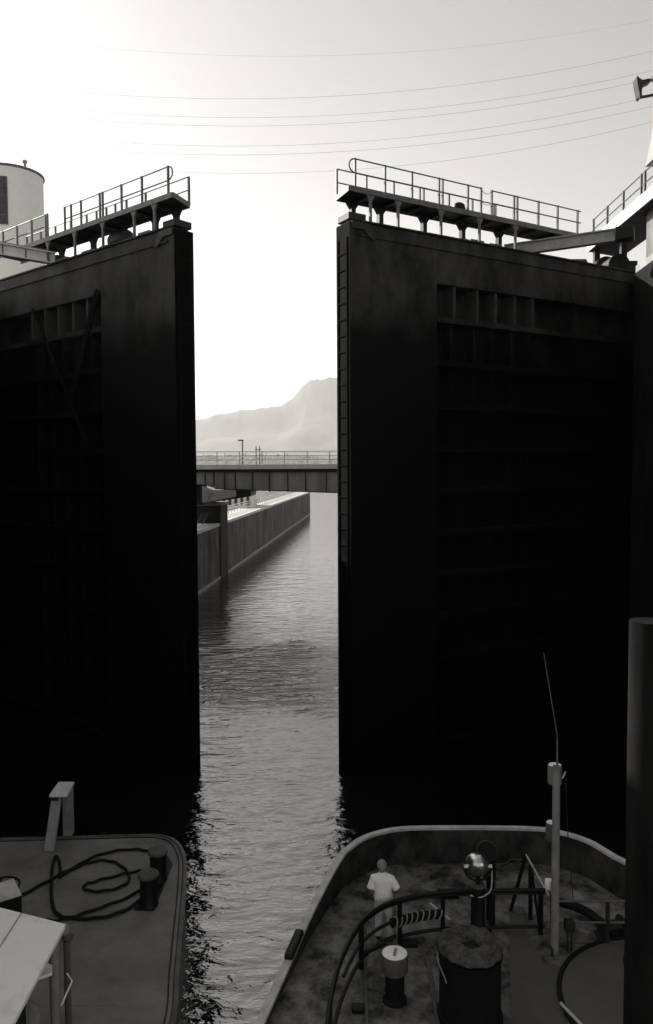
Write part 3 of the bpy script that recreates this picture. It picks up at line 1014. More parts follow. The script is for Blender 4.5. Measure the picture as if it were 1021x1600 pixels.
rim_px = [(405, 1600), (450, 1500), (490, 1413), (530, 1340), (547, 1322), (568, 1308), (598, 1298), (640, 1292.5), (730, 1291.5), (830, 1293), (870, 1298), (920, 1313), (977, 1345)]
rim_z = [1.82, 1.92, 2.15, 2.42, 2.5] + [RIM] * 8          # the bulwark sheers down aft
rim = [on_z(x, y, z) for (x, y), z in zip(rim_px, rim_z)]
rim = [Vector((-4.0, -12, 1.82)), Vector((-3.8, 0, 1.82)), Vector((-2.8, 7.5, 1.82))] + rim + [Vector((8.5, 17.0, RIM)), Vector((9.6, 13.5, RIM)), Vector((10.6, 6.5, RIM)), Vector((11.2, 0, RIM)), Vector((11.3, -12, RIM))]
rimp = smooth_path(rim, 6)


def offset(path, d):
    out = []
    m = len(path)
    for i in range(m):
        tng = path[min(i + 1, m - 1)] - path[max(i - 1, 0)]
        tng.z = 0; tng.normalize()
        nrm = Vector((tng.y, -tng.x, 0))       # inboard: path runs clockwise round the bow
        out.append(path[i] + nrm * d)
    return out


def strip(mb, A, B):
    vs = list(A) + list(B)
    n = len(A)
    return mb.add(vs, [[i, i + 1, n + i + 1, n + i] for i in range(n - 1)])


def shell(mb, loops):
    """closed swept section: loops is a list of paths forming the section"""
    n = len(loops)
    for i in range(n):
        strip(mb, loops[i], loops[(i + 1) % n])
    return mb


def zadd(path, dz): return [Vector((p.x, p.y, p.z + dz)) for p in path]


def zset(path, z): return [Vector((p.x, p.y, z)) for p in path]


t = tug = thing('tugboat', (4, 5, 0), 'dark tugboat foredeck with pale rimmed bulwark, mast and curved guard rail', 'tugboat')
outer = rimp
mb = MB(); vs = zset(offset(rimp, .06), DK) ; mb.hexa([(p.x, p.y) for p in vs], DK - .08, DK); mb.build('deck', M['deck'], t)
mb = MB(); shell(mb, [zset(offset(rimp, .0), -1.5), zset(offset(rimp, .0), DK - .004), zset(offset(rimp, .3), DK - .085), zset(offset(rimp, .5), -1.5)]); mb.build('hull', M['hull'], t)
mb = MB(); shell(mb, [zset(offset(rimp, .005), DK + .004), zadd(rimp, -.06), zadd(offset(rimp, .05), -.06), zset(offset(rimp, .055), DK + .004)])
bw_ = mb.build('bulwark', M['bulwark'], t, smooth=True)
mb = MB(); shell(mb, [zadd(offset(rimp, -.08), -.056), zadd(offset(rimp, -.08), 0), zadd(offset(rimp, .09), .01), zadd(offset(rimp, .09), -.056)])
mb.build('cap_rail', M['caprail'], bw_, bev=.015)
for (x0, y0, x1, y1) in ((443, 1502, 462, 1459),):
    A, B = on_z(x0, y0, 1.9), on_z(x1, y1, 2.0)
    MB().bar(A + Vector((.1, 0, .06)), B + Vector((.1, 0, .06)), .2, .15).build('fairlead', M['black'], bw_, bev=.05)
# deck seams and a raised walkway strip
S0, S1 = on_z(568, 1440, DK), on_z(575, 1640, DK)
MB().bar(S0 + Vector((0, 0, .035)), S1 + Vector((0, 0, .035)), .06, .07).build('deck_bar', M['postgrey'], t, bev=.008)
S0, S1 = on_z(668, 1500, DK), on_z(690, 1640, DK)
MB().bar(S0 + Vector((0, 0, .03)), S1 + Vector((0, 0, .03)), .07, .06).build('deck_bar', M['postgrey'], t)
mb = MB(); mb.bar(on_z(672, 1412, DK + .45), on_z(703, 1438, DK + .3), .05, .05); mb.build('deck_rod', M['caprail'], t)

for k in range(6):
    A = on_z(470 + 3 * k, 1560 - 38 * k, DK); A.x = max(A.x, min(p.x for p in rimp if abs(p.y - A.y) < .6 and p.x < 3) + .2)
    MB().tube([(A.x, A.y, DK), (A.x + 7.2 - .4 * k, A.y + .05, DK)], .012, 6).build('weld_seam', M['deck'], t)
for k in range(3):
    MB().tube([(1.6 + 1.9 * k, 9, DK), (1.5 + 1.9 * k, 19.6 - .2 * k, DK)], .012, 6).build('weld_seam', M['deck'], t)
# curved guard rail
top_px = [(505, 1640), (512, 1600), (518, 1556), (533, 1500), (560, 1447), (590, 1420), (625, 1405.5), (668, 1397), (720, 1393), (790, 1391), (852, 1391)]
rp = smooth_path([on_z(x, y, DK + 1.0) for x, y in top_px], 6)
gr2 = MB().tube(rp, .046, 10).build('guard_rail', M['black'], t, smooth=True)
mb = MB(); mb.tube(zset(rp, DK + .93), .03, 8); mb.build('rail_underbar', M['black'], gr2)
k1 = [p for p in rp if p.x < 1.75 and p.x > .25]
MB().tube(zset(k1, DK + .55), .04, 8).build('mid_rail', M['darksteel'], gr2, smooth=True)
MB().tube(zset([p for p in rp if p.x < 1.5], DK + .2), .045, 8).build('low_rail', M['darksteel'], gr2, smooth=True)
MB().tube(zset([p for p in rp if p.x > 1.5], DK + .16), .04, 8).build('low_rail', M['black'], gr2, smooth=True)


def near_px(px):
    return min(rp, key=lambda p: abs((p.x / p.y) - (px - PCX) / FOC))


for p_, th in ((515, .1), (562, .12), (624, .1), (697, .1), (772, .07), (851, .12)):
    q = near_px(p_) if p_ > 530 else min(rp, key=lambda p: abs(p.y - on_z(516, 1570, DK + 1).y))
    MB().tube([(q.x, q.y, DK), (q.x, q.y, DK + .97)], th / 2, 8).build('rail_post', M['black'], gr2, smooth=True)

# rope wound round the rail
A = near_px(612); B = near_px(692)
wp = [p for p in rp if A.x - .01 <= p.x <= B.x + .01]
wp = zset(wp, DK + .52)
t2 = thing('rope_wrapping', wp[0], 'black padding bound with short pale rope turns along the curved guard rail', 'rope')
MB().tube(wp, .1, 12).build('padding', M['blackdull'], t2, smooth=True)
n = 9
ln = len(wp)
for k in range(n):
    f = (k + .5) / n * (ln - 1)
    i = int(f); p = wp[i].lerp(wp[min(i + 1, ln - 1)], f - i)
    tg = (wp[min(i + 1, ln - 1)] - wp[i]).normalized()
    q = []
    for j in range(13):
        th = 2 * math.pi * j / 12
        e2 = tg.cross(Vector((0, 0, 1))).normalized()
        q.append(p + e2 * .108 * math.cos(th) + Vector((0, 0, 1)) * .108 * math.sin(th) + tg * .05 * math.sin(th))
    MB().tube(q, .016, 6).build('rope_turn', M['palerope'], t2)

# mushroom ventilator
c = on_z(617, 1490, DK + .95); c.z = DK
v = MB().lathe([(.24, 0), (.24, .05), (.19, .09), (.19, .66)], c, 24).build('ventilator', M['blackdull'], t, smooth=True)
MB().lathe([(.19, .6), (.245, .6), (.262, .63), (.26, .92), (.25, .955), (.02, .965)], c, 28).build('vent_cap', M['postgrey'], v, smooth=True)
MB().lathe([(.24, .957), (.246, .966), (.23, .974), (.02, .98)], c, 28).build('vent_lid', M['white'], v, smooth=True)
MB().bar(c + Vector((-.02, -.12, .99)), c + Vector((.03, .1, .99)), .05, .03).build('lid_handle', M['greypaint'], v)

# hawser drum
c = on_z(735, 1466, DK + 1.55); c.z = DK
t2 = thing('hawser_drum', c, 'big black drum topped with matted rope, a hole in its middle', 'drum')
MB().lathe([(.6, 0), (.62, .03), (.62, .1), (.58, .14), (.58, 1.2), (.61, 1.25), (.61, 1.3)], c, 36).build('drum', M['blackdull'], t2, smooth=True)
mb = MB()
n, m_ = 48, 16
vs, fs = [], []
for i in range(n):
    a_ = 2 * math.pi * i / n
    for j in range(m_):
        b_ = 2 * math.pi * j / m_
        rr = .38 + .235 * math.cos(b_)
        p = c + Vector((rr * math.cos(a_), rr * math.sin(a_), 1.40 + .12 * math.sin(b_)))
        nn = noise.fractal(p * 9.0, 1.0, 2.0, 5) * .05
        p += Vector((math.cos(a_) * math.cos(b_), math.sin(a_) * math.cos(b_), math.sin(b_))) * nn
        vs.append(p)
for i in range(n):
    for j in range(m_):
        fs.append([i * m_ + j, ((i + 1) % n) * m_ + j, ((i + 1) % n) * m_ + (j + 1) % m_, i * m_ + (j + 1) % m_])
mb.add(vs, fs).build('rope_coil', M['ropetop'], t2, smooth=True)
MB().lathe([(.16, 1.25), (.16, 1.4)], c, 16).build('spindle', M['black'], t2)
mb = MB(); q = [c + Vector((-.63 - .03 * math.sin(k), -.1 + .06 * k * 0, 1.35 - k * .09)) + Vector((.02 * k, -.05 * k, 0)) for k in range(6)]; mb.tube(q, .012, 6); mb.build('loose_strand', M['palerope'], t2)

# searchlight on its post
yb = 16.75
c = at_y(747, 1440, yb); c.z = DK
sp = MB().lathe([(.17, 0), (.17, .06), (.155, .08), (.155, 1.42)], c, 20).build('searchlight_post', M['black'], t, smooth=True)
zt_ = DK + 1.42
MB().lathe([(.16, 1.423), (.165, 1.43), (.15, 1.46), (.05, 1.47)], c, 20).build('post_collar', M['postgrey'], sp, smooth=True)
lc = at_y(747, 1350, yb)
MB().tube([c + Vector((0, 0, 1.46)), (lc.x, lc.y, lc.z - .27)], .05, 10).build('pivot', M['black'], sp)
ax = Vector((0.05, -.8, .45)).normalized()
MB().lathe([(.235, -.2), (.245, -.14), (.24, 0), (.2, .12), (.13, .2), (.05, .24), (.01, .245)], lc, 28, ax).build('lamp_shell', M['silver'], sp, smooth=True)
MB().lathe([(.21, -.3), (.255, -.27), (.26, -.205), (.2, -.2)], lc, 28, ax).build('lamp_rim', M['black'], sp, smooth=True)
MB().lathe([(.05, .24), (.05, .29), (.02, .3)], lc, 12, ax).build('rear_knob', M['silver'], sp, smooth=True)
for s in (-1, 1):
    MB().lathe([(.05, .215), (.055, .3), (.03, .31)], lc + Vector((0, 0, -.06)), 12, (s, 0, 0)).build('trunnion', M['silver'], sp, smooth=True)
q = [lc + Vector((.29 * math.cos(th), 0, -.06 + .3 * math.sin(th))) for th in [math.pi + math.pi * k / 12 for k in range(13)]]
MB().tube(q, .03, 8).build('yoke', M['black'], sp, smooth=True)
q = [at_y(735, 1399, yb - .05), at_y(750, 1402, yb - .15), at_y(760, 1398, yb - .1), at_y(768, 1388, yb), at_y(769, 1360, yb)]
MB().tube(smooth_path(q), .014, 6).build('power_cable', M['caprail'], sp, smooth=True)
# two posts beside it
for (x0, y0, y1) in ((763.5, 1358, 1436), (770, 1376, 1446)):
    b0 = on_z(x0, y1, DK)
    top = at_y(x0, y0, b0.y)
    MB().bar((b0.x, b0.y, DK), (b0.x, b0.y, top.z), .1, .1).build('samson_post', M['black'], t, bev=.01)
# dark cowl ventilator near the bow
b0 = on_z(765, 1372, DK)
cw = MB().tube([(b0.x, b0.y, DK), (b0.x, b0.y, DK + .55)], .16, 14).build('cowl_vent', M['black'], t, smooth=True)
q = [(b0.x, b0.y, DK + .55), (b0.x, b0.y - .02, DK + .68), (b0.x - .04, b0.y - .1, DK + .78), (b0.x - .1, b0.y - .22, DK + .82)]
MB().tube(q, [.16, .18, .22, .25], 16).build('cowl_mouth', M['black'], cw, smooth=True)
hoop = [Vector((b0.x - .11, b0.y - .235, DK + .82)) + Vector((1, -.3, 0)).normalized() * .25 * math.cos(k * math.pi / 12) + Vector((.0, .1, 1)).normalized() * .25 * math.sin(k * math.pi / 12) for k in range(24)]
MB().tube(hoop, .014, 6, closed=True).build('cowl_rim', M['postgrey'], cw)

# companion ladder frame
D0 = 17.6
apex = at_y(822, 1335, D0)
lad = MB().bar(on_z(798, 1424, DK), apex, .06, .06).build('companion_frame', M['black'], t)
e1 = at_y(858, 1399, 17.3)
MB().tube([apex, e1], .02, 6).build('hand_rail', M['caprail'], lad)
b2 = on_z(829, 1436, DK)
MB().bar(b2, at_y(829, 1352, b2.y), .08, .08).build('frame_post', M['black'], lad)
MB().bar(on_z(842, 1443, DK), at_y(831, 1356, 17.4), .04, .04).build('frame_post', M['black'], lad)
MB().tube([at_y(829, 1396, b2.y), on_z(852, 1446, DK)], .018, 6).build('hand_rail', M['rail'], lad)
q = smooth_path([at_y(783, 1353, 18), at_y(793, 1349, 18), at_y(800, 1344, 18), at_y(818, 1345, 17.7)])
MB().tube(q, .03, 6).build('hose_lead', M['black'], lad)
# low raised platform right of the frame (pale worn deck)
mb = MB(); mb.hexa([(p.x, p.y) for p in [on_z(796, 1414, DK + .1), on_z(818, 1412, DK + .1), on_z(824, 1450, DK + .1), on_z(850, 1500, DK + .1), on_z(880, 1505, DK + .1), on_z(886, 1620, DK + .1), on_z(800, 1620, DK + .1)]], DK + .003, DK + .03); mb.build('worn_plate', M['hatch'], t)

# mast with three lanterns
b0 = on_z(867, 1489, DK)
mtop = at_y(871, 1197, b0.y)
ms = MB().tube([(b0.x, b0.y, DK), (b0.x, b0.y, mtop.z)], [.09, .078], 14).build('mast', M['greypaint'], t, smooth=True)
def lantern(px0, px1, py0, py1, m1, dx=0):
    cc = at_y((px0 + px1) / 2, py0, b0.y - .02)
    z1 = cc.z; z0 = at_y((px0 + px1) / 2, py1, b0.y).z
    r_ = (px1 - px0) / 2 / FOC * b0.y
    c_ = Vector((cc.x, b0.y + .16, 0))
    o_ = MB().lathe([(r_ * .9, z0), (r_, z0 + .02), (r_, z1 - .02), (r_ * .96, z1)], c_, 22).build('lantern', m1, ms, smooth=True)
    MB().lathe([(r_ * .9, z1 + .002), (r_ * .86, z1 + .012), (.02, z1 + .02)], c_, 22).build('lantern_lid', M['white'], o_, smooth=True)
lantern(860, 882, 1200, 1229, M['greypaint'])
lantern(857, 876, 1291, 1317, M['postgrey'])
lantern(855, 868, 1382, 1394, M['white'])
MB().tube([(mtop.x, b0.y, mtop.z), at_y(871, 1150, b0.y + .1), at_y(850, 1020, b0.y + .3)], [.022, .012, .008], 6).build('whip_antenna', M['rail'], ms)
MB().tube([at_y(884, 1206, b0.y + .1), at_y(879, 1216, b0.y)], .018, 6).build('bracket', M['caprail'], ms)
q = [at_y(884, 1206, b0.y + .1), at_y(888, 1310, b0.y + .6), on_z(896, 1408, DK + 1.0)]
MB().tube(smooth_path(q), .012, 6).build('stay_wire', M['darksteel'], ms)
mb = MB(); mb.bar(on_z(863, 1495, DK), on_z(861, 1395, DK + 1.0), .05, .05); mb.build('mast_bracket', M['black'], ms)

# right side railing with valve box
rr_ = [on_z(868, 1408, DK + 1.0), on_z(977, 1408, DK + 1.0), on_z(1060, 1412, DK + 1.0)]
sr = MB().tube(rr_, .03, 8).build('side_rail', M['rail'], t)
for h in (.52, .08): MB().tube(zset(rr_, DK + h), .025, 8).build('rail_bar', M['rail'], sr)
for p_ in (950, 1020):
    q = on_z(p_, 1409, DK + 1.0)
    MB().bar((q.x, q.y, DK), (q.x, q.y, DK + 1.0), .07, .07).build('rail_post', M['darksteel'], sr)
c = on_z(890, 1447, DK + .55)
MB().box((c.x - .1, c.y - .1, DK + .45), (c.x + .1, c.y + .1, DK + .68)).build('valve_box', M['darksteel'], sr, bev=.01)
for s in (-.04, .05): MB().tube([(c.x + s, c.y, DK), (c.x + s, c.y, DK + .45)], .02, 6).build('valve_pipe', M['darksteel'], sr)
# winch behind the right rail
c = on_z(962, 1478, DK)
w_ = MB().lathe([(.22, -.25), (.22, -.22), (.12, -.2), (.12, .2), (.22, .22), (.22, .25)], (c.x, c.y + .25, DK + .3), 20, (1, .2, 0)).build('winch', M['darksteel'], t, smooth=True)
MB().box((c.x - .3, c.y, DK + .003), (c.x + .3, c.y + .5, DK + .08)).build('winch_bed', M['darksteel'], w_, bev=.01)
# suction hose
t2 = thing('hose', on_z(900, 1425, DK), 'thick dark hose arching across the deck behind the right side rail', 'hose')
q = smooth_path([on_z(864, 1407, DK + .25), on_z(880, 1411, DK + .25), on_z(905, 1419, DK + .2), on_z(928, 1432, DK + .14), on_z(945, 1450, DK + .12), on_z(954, 1470, DK + .1)])
MB().tube(q, .1, 12).build('hose_pipe', M['blackdull'], t2, smooth=True)
# round hatch
hc = Vector((6.75, 14.75, DK)); hr = 2.25
q = [hc + Vector((hr * math.cos(2 * math.pi * k / 64), hr * math.sin(2 * math.pi * k / 64), .1)) for k in range(64)]
ht = MB().lathe([(hr, .003), (hr, .09), (hr - .4, .13), (.05, .2)], hc, 64).build('round_hatch', M['hatch'], t, smooth=True)
MB().tube(q, .05, 10, closed=True).build('hatch_ring', M['blackdull'], ht, smooth=True)
MB().bar(on_z(876, 1567, DK + .2), on_z(912, 1605, DK + .2), .04, .04).build('hatch_highlight', M['caprail'], ht)  # pale bar drawn as a highlight across the hatch
# dark square tread plates and eyes scattered on deck
for (x, y, w_, h_) in ((700, 1400, .5, .3), (640, 1478, .35, .2), (560, 1580, .25, .2)):
    c = on_z(x, y, DK)
    MB().box((c.x - w_ / 2, c.y - h_ / 2, DK + .003), (c.x + w_ / 2, c.y + h_ / 2, DK + .12)).build('deck_fitting', M['black'], t, bev=.03)
c = on_z(563, 1508, DK)
MB().tube(smooth_path([c + Vector((0, 0, .25)), c + Vector((.25, .05, .3)), c + Vector((.55, .2, .35))]), .045, 8).build('cleat', M['black'], t)
# broad fender post at the right edge
c = at_y(1016, 970, 11.0)
t2 = thing('mast_post', (c.x, 11, DK), 'broad streaked grey post at the right edge of the tugboat deck', 'post')
rad = (1016 - 985) / FOC * 11
MB().lathe([(rad, DK), (rad, c.z - .01), (rad * .99, c.z)], (c.x, 11, 0), 40).build('post_shaft', M['postdark'], t2, smooth=True)
for z in (DK + .05, DK + 3.3): MB().lathe([(rad + .003, z), (rad + .012, z + .01), (rad + .012, z + .09), (rad + .003, z + .1)], (c.x, 11, 0), 40).build('band', M['postdark'], t2, smooth=True)

# ------------------------------------------------------------------ the man
def cloth(o, vox, amp, size):
    """fuse the overlapping tubes of a garment and crease it"""
    for p in o.data.polygons: p.use_smooth = True
    m = o.modifiers.new('fuse', 'REMESH')
    m.mode = 'VOXEL'; m.voxel_size = vox; m.use_smooth_shade = True
    k = o.modifiers.new('soften', 'SMOOTH'); k.factor = .5; k.iterations = 6
    tx = bpy.data.textures.new('creases', 'CLOUDS')
    tx.noise_scale = size; tx.noise_depth = 3
    d = o.modifiers.new('creases', 'DISPLACE')
    d.texture = tx; d.strength = amp * 1.6; d.mid_level = .5; d.texture_coords = 'LOCAL'


def make_man(base):
    yaw = R(-7)
    ca, sa = math.cos(yaw), math.sin(yaw)

    def W(x, y, z):
        x -= .05 * max(0, z - .5)              # weight on one leg, leaning a little
        y += .06 * max(0, z - .9)
        return Vector((base.x + x * ca - y * sa, base.y + x * sa + y * ca, base.z + z))
    t = thing('person', base, 'person in a white T-shirt and grey trousers standing with back turned at the tugboat bow', 'person')
    # body as one skinned skeleton
    nodes = {}
    vs, es, rs = [], [], []

    def nd(name, p, r, link=None):
        nodes[name] = len(vs)
        vs.append(W(*p) - base)
        rs.append(r)
        if link: es.append((nodes[link], nodes[name]))
    nd('pelvis', (0, 0, .96), (.15, .11))
    nd('waist', (0, -.01, 1.10), (.15, .11), 'pelvis')
    nd('chest', (0, -.01, 1.28), (.14, .095), 'waist')
    nd('neck0', (0, .0, 1.46), (.075, .07), 'chest')
    nd('neck1', (0, .02, 1.53), (.06, .06), 'neck0')
    nd('skull', (0, .035, 1.62), (.092, .105), 'neck1')
    nd('crown', (0, .03, 1.70), (.06, .07), 'skull')
    nd('nose', (0, .145, 1.61), (.014, .016), 'skull')
    for s, n in ((-1, 'l'), (1, 'r')):
        nd('ear' + n, (s * .095, .02, 1.62), (.018, .028), 'skull')
        nd('hip' + n, (s * .1, 0, .88), (.1, .1), 'pelvis')
        nd('knee' + n, (s * .115, .03 if s < 0 else .0, .50), (.065, .065), 'hip' + n)
        nd('ankle' + n, (s * .13, -.01 if s < 0 else -.03, .10), (.042, .045), 'knee' + n)
        nd('ball' + n, (s * .145, .10, .045), (.045, .035), 'ankle' + n)
    arms = {'l': [(-.20, 0, 1.37), (-.285, -.02, 1.10), (-.215, .15, .93), (-.18, .22, .89)],
            'r': [(.20, -.01, 1.375), (.335, -.07, 1.14), (.24, .13, 1.01), (.18, .19, .99)]}
    for n, (sh, el, wr, pa) in arms.items():
        nd('sho' + n, sh, (.05, .05), 'chest')
        nd('elb' + n, el, (.048, .048), 'sho' + n)
        nd('wri' + n, wr, (.03, .026), 'elb' + n)
        nd('pal' + n, pa, (.04, .018), 'wri' + n)
        d = (Vector(pa) - Vector(wr)).normalized()
        side = d.cross(Vector((0, 0, 1))).normalized()
        for k, ln in enumerate((.065, .078, .072, .055)):
            off = side * (.03 - .02 * k) * (1 if n == 'r' else -1)
            p1 = Vector(pa) + d * .05 + off
            p2 = p1 + d * ln * .5 + Vector((0, 0, -.012))
            p3 = p2 + d * ln * .35 + Vector((0, 0, -.03))
            nd(f'f{n}{k}a', p1, (.010, .010), 'pal' + n)
            nd(f'f{n}{k}b', p2, (.009, .009), f'f{n}{k}a')
            nd(f'f{n}{k}c', p3, (.008, .008), f'f{n}{k}b')
        p1 = Vector(pa) - d * .005 + side * .04 * (1 if n == 'r' else -1) + Vector((0, 0, .01))
        nd(f't{n}a', p1, (.011, .011), 'pal' + n)
        nd(f't{n}b', p1 + d * .04 + Vector((0, 0, -.015)), (.009, .009), f't{n}a')
    me = bpy.data.meshes.new('body')
    me.from_pydata(vs, es, [])
    o = bpy.data.objects.new('body', me)
    COL.objects.link(o)
    o.parent = t
    ORG[o.name] = ORG[t.name]
    sm = o.modifiers.new('skin', 'SKIN')
    for i, r_ in enumerate(rs):
        me.skin_vertices[0].data[i].radius = r_
    me.skin_vertices[0].data[0].use_root = True
    o.modifiers.new('sub', 'SUBSURF').levels = 2
    o.modifiers['sub'].render_levels = 2
    me.materials.append(M['skin'])
    # hair cap
    mb = MB()
    n, m_ = 24, 12
    vs2, fs2 = [], []
    for j in range(m_ + 1):
        ph = (math.pi * .62) * j / m_
        for i in range(n):
            th = 2 * math.pi * i / n
            fr = math.sin(th)                       # +1 = towards the face
            ph2 = ph * (1 - .38 * max(0, fr))
            p = W(.108 * math.sin(ph2) * math.cos(th), .025 + .122 * math.sin(ph2) * math.sin(th), 1.632 + .118 * math.cos(ph2))
            p += Vector((1, 1, 1)) * .006 * noise.noise(p * 40)
            vs2.append(p)
    for j in range(m_):
        for i in range(n):
            fs2.append([j * n + i, j * n + (i + 1) % n, (j + 1) * n + (i + 1) % n, (j + 1) * n + i])
    mb.add(vs2, fs2).build('hair', M['hair'], t, smooth=True)
    for s in (-1, 1): MB().lathe([(.002, -.012), (.012, 0), (.002, .012)], W(s * .034, .118, 1.635), 8).build('eye', M['shoe'], t)
    # shirt
    mb = MB()
    prof = [(.90, .205, .150), (.95, .21, .158), (1.02, .20, .16), (1.10, .196, .155), (1.2, .205, .15), (1.3, .222, .145), (1.36, .215, .135), (1.41, .17, .115), (1.45, .11, .09), (1.50, .068, .07)]
    n = 28
    vs2, fs2 = [], []
    for z, rx, ry in prof:
        for i in range(n):
            th = 2 * math.pi * i / n
            p = W(rx * math.copysign(abs(math.cos(th)) ** .8, math.cos(th)), ry * math.copysign(abs(math.sin(th)) ** .85, math.sin(th)), z)
            p += Vector((math.cos(th), math.sin(th), 0)) * .012 * noise.fractal(Vector((p.x * 6, p.y * 6, z * 13)), 1, 2, 3)
            vs2.append(p)
    for j in range(len(prof) - 1):
        for i in range(n):
            fs2.append([j * n + i, j * n + (i + 1) % n, (j + 1) * n + (i + 1) % n, (j + 1) * n + i])
    fs2 += [list(range(n))[::-1], [(len(prof) - 1) * n + i for i in range(n)]]
    mb.add(vs2, fs2)
    for n_, s in (('l', -1), ('r', 1)):
        sh, el = Vector(arms[n_][0]), Vector(arms[n_][1])
        a_ = Vector((s * .09, 0, 1.42))
        e_ = sh.lerp(el, .9)
        mb.tube([W(*a_), W(*(sh + Vector((0, 0, .0)))), W(*sh.lerp(el, .4)), W(*e_)], [.05, .075, .08, .088], 16)
    o = mb.build('shirt', M['shirt'], t, smooth=True)
    cloth(o, .016, .018, .11)
    # trousers
    mb = MB()
    mb.loft([(W(0, 0, .80), .20, .15), (W(0, 0, .90), .195, .148), (W(0, 0, .985), .175, .135)])
    for s, n_ in ((-1, 'l'), (1, 'r')):
        kn = Vector((s * .115, .03 if s < 0 else .0, .50)); an = Vector((s * .132, -.01 if s < 0 else -.03, .07))
        q = [Vector((s * .095, 0, .86)), Vector((s * .1, .01, .74)), kn.lerp(Vector((s * .1, .01, .74)), .4), kn, kn.lerp(an, .35), kn.lerp(an, .7), an]
        mb.tube([W(*p) for p in q], [.108, .108, .096, .086, .083, .082, .084], 16)
    o = mb.build('trousers', M['trousers'], t, smooth=True)
    cloth(o, .016, .02, .13)
    MB().loft([(W(0, 0, .955), .186, .144), (W(0, 0, .99), .184, .142)]).build('belt', M['shoe'], t)
    for s in (-1, 1):
        q = [W(s * .13, -.09, .05), W(s * .135, -.02, .062), W(s * .14, .08, .05), W(s * .147, .17, .038)]
        MB().tube(q, [.042, .052, .05, .034], 12).build('shoe', M['shoe'], t, smooth=True)


make_man(on_z(601, 1466, DK))

# ------------------------------------------------------------------ barge on the left
edge_px = [(0, 1311), (120, 1308), (225, 1305), (252, 1306.5), (270, 1312), (282, 1324), (289, 1346), (288, 1390), (283, 1450), (277, 1520), (270, 1600)]
ed = [on_z(x, y, DK) for x, y in edge_px]
ed = [Vector((-13.4, -12, DK)), Vector((-13.6, 10, DK)), Vector((-13.6, 20.5, DK)), Vector((-12.8, 22.0, DK))] + ed + [Vector((-2.55, 9, DK)), Vector((-2.6, 0, DK)), Vector((-3.2, -12, DK))]
# keep clear of the tug beside it
ed[-3] = Vector((-2.95, 11.5, DK)); ed[-2] = Vector((-4.2, 2, DK)); ed[-1] = Vector((-4.6, -12, DK))
edp = smooth_path(ed, 6)
t = thing('barge', (-8, 10, 0), 'plain grey barge deck with rounded corner, white topped deckhouse and twin bollards at left', 'barge')
mb = MB(); mb.hexa([(p.x, p.y) for p in offset(edp, .05)], DK - .08, DK); mb.build('deck', M['deckl'], t)
mb = MB(); shell(mb, [zset(edp, -1.5), zset(edp, DK - .004), zset(offset(edp, .25), DK - .085), zset(offset(edp, .4), -1.5)]); mb.build('hull', M['hull'], t)
mb = MB(); shell(mb, [zset(offset(edp, -.05), DK - .1), zset(offset(edp, -.05), DK + .02), zset(offset(edp, .04), DK + .05), zset(offset(edp, .07), DK + .004)]); mb.build('gunwale', M['postgrey'], t)
MB().tube(zset(offset(edp, .16), DK + .015), .016, 6).build('deck_bead', M['darksteel'], t)
for k in range(5):
    MB().tube([(-12.8, 9.8 + 2.6 * k, DK), (-3.9 - .1 * k if k < 4 else -4.3, 9.8 + 2.6 * k, DK)], .012, 6).build('weld_seam', M['deckl'], t)
for k in range(2):
    MB().tube([(-5.9 - 2.9 * k, 9, DK), (-5.9 - 2.9 * k, 22.2, DK)], .012, 6).build('weld_seam', M['deckl'], t)
# braced towing knee
kv = Vector(on_z(104, 1309, DK)); kv.y = 22.35
zt_ = at_y(104, 1229, 22.35).z
kn = MB().box((kv.x - .12, 22.2, DK), (kv.x + .12, 22.5, zt_)).build('towing_knee', M['greypaint'], t, bev=.02)
f0 = on_z(77, 1331, DK)
tp = at_y(90, 1240, 22.1)
MB().bar((f0.x, f0.y, DK), (tp.x, 22.1, tp.z), .28, .1, (0, 1, .3)).build('brace', M['greypaint'], kn, bev=.02)
a_ = at_y(77, 1238, 21.9)
MB().extr([(a_.x, 21.9, zt_ - .12), (kv.x + .13, 21.9, zt_ - .12), (kv.x + .13, 22.55, zt_ + .0), (a_.x + .05, 22.55, zt_ + .0)], (0, 0, .06)).build('cap_plate', M['caprail'], kn)
MB().box((a_.x + .02, 21.95, zt_ - .45), (kv.x - .14, 22.2, zt_ - .16)).build('web_plate', M['darksteel'], kn)
# twin bollards
b1 = on_z(249, 1384, DK); b2 = on_z(232, 1410, DK)
pts = [on_z(x, y, DK) for x, y in ((210, 1423), (241, 1424), (270, 1352), (262, 1338), (250, 1338))]
dbl = MB().hexa([(p.x, p.y) for p in pts], DK + .003, DK + .05).build('bollard_base', M['black'], t, bev=.01)
b1 = on_z(247, 1327, DK + .83); b1.z = DK
b2 = on_z(232, 1363, DK + .83); b2.z = DK
for b in (b1, b2):
    po = MB().lathe([(.23, .05), (.21, .1), (.2, .5), (.21, .72)], b, 24).build('bollard', M['black'], dbl, smooth=True)
    MB().lathe([(.21, .722), (.25, .74), (.25, .8), (.22, .83), (.02, .84)], b, 24).build('bollard_top', M['postgrey'], dbl, smooth=True)


def rope(name, pts, label, r_=.038):
    q = smooth_path([on_z(x / 3.19, 1200 + y / 3.19, DK + .05) for x, y in pts], 8)
    for i, p in enumerate(q): p.z += .012 * math.sin(i * .7)
    o = MB().tube(q, r_, 8).build(name, M['rope'], smooth=True)
    return tag(o, label, 'rope', 'mooring ropes on the barge deck')


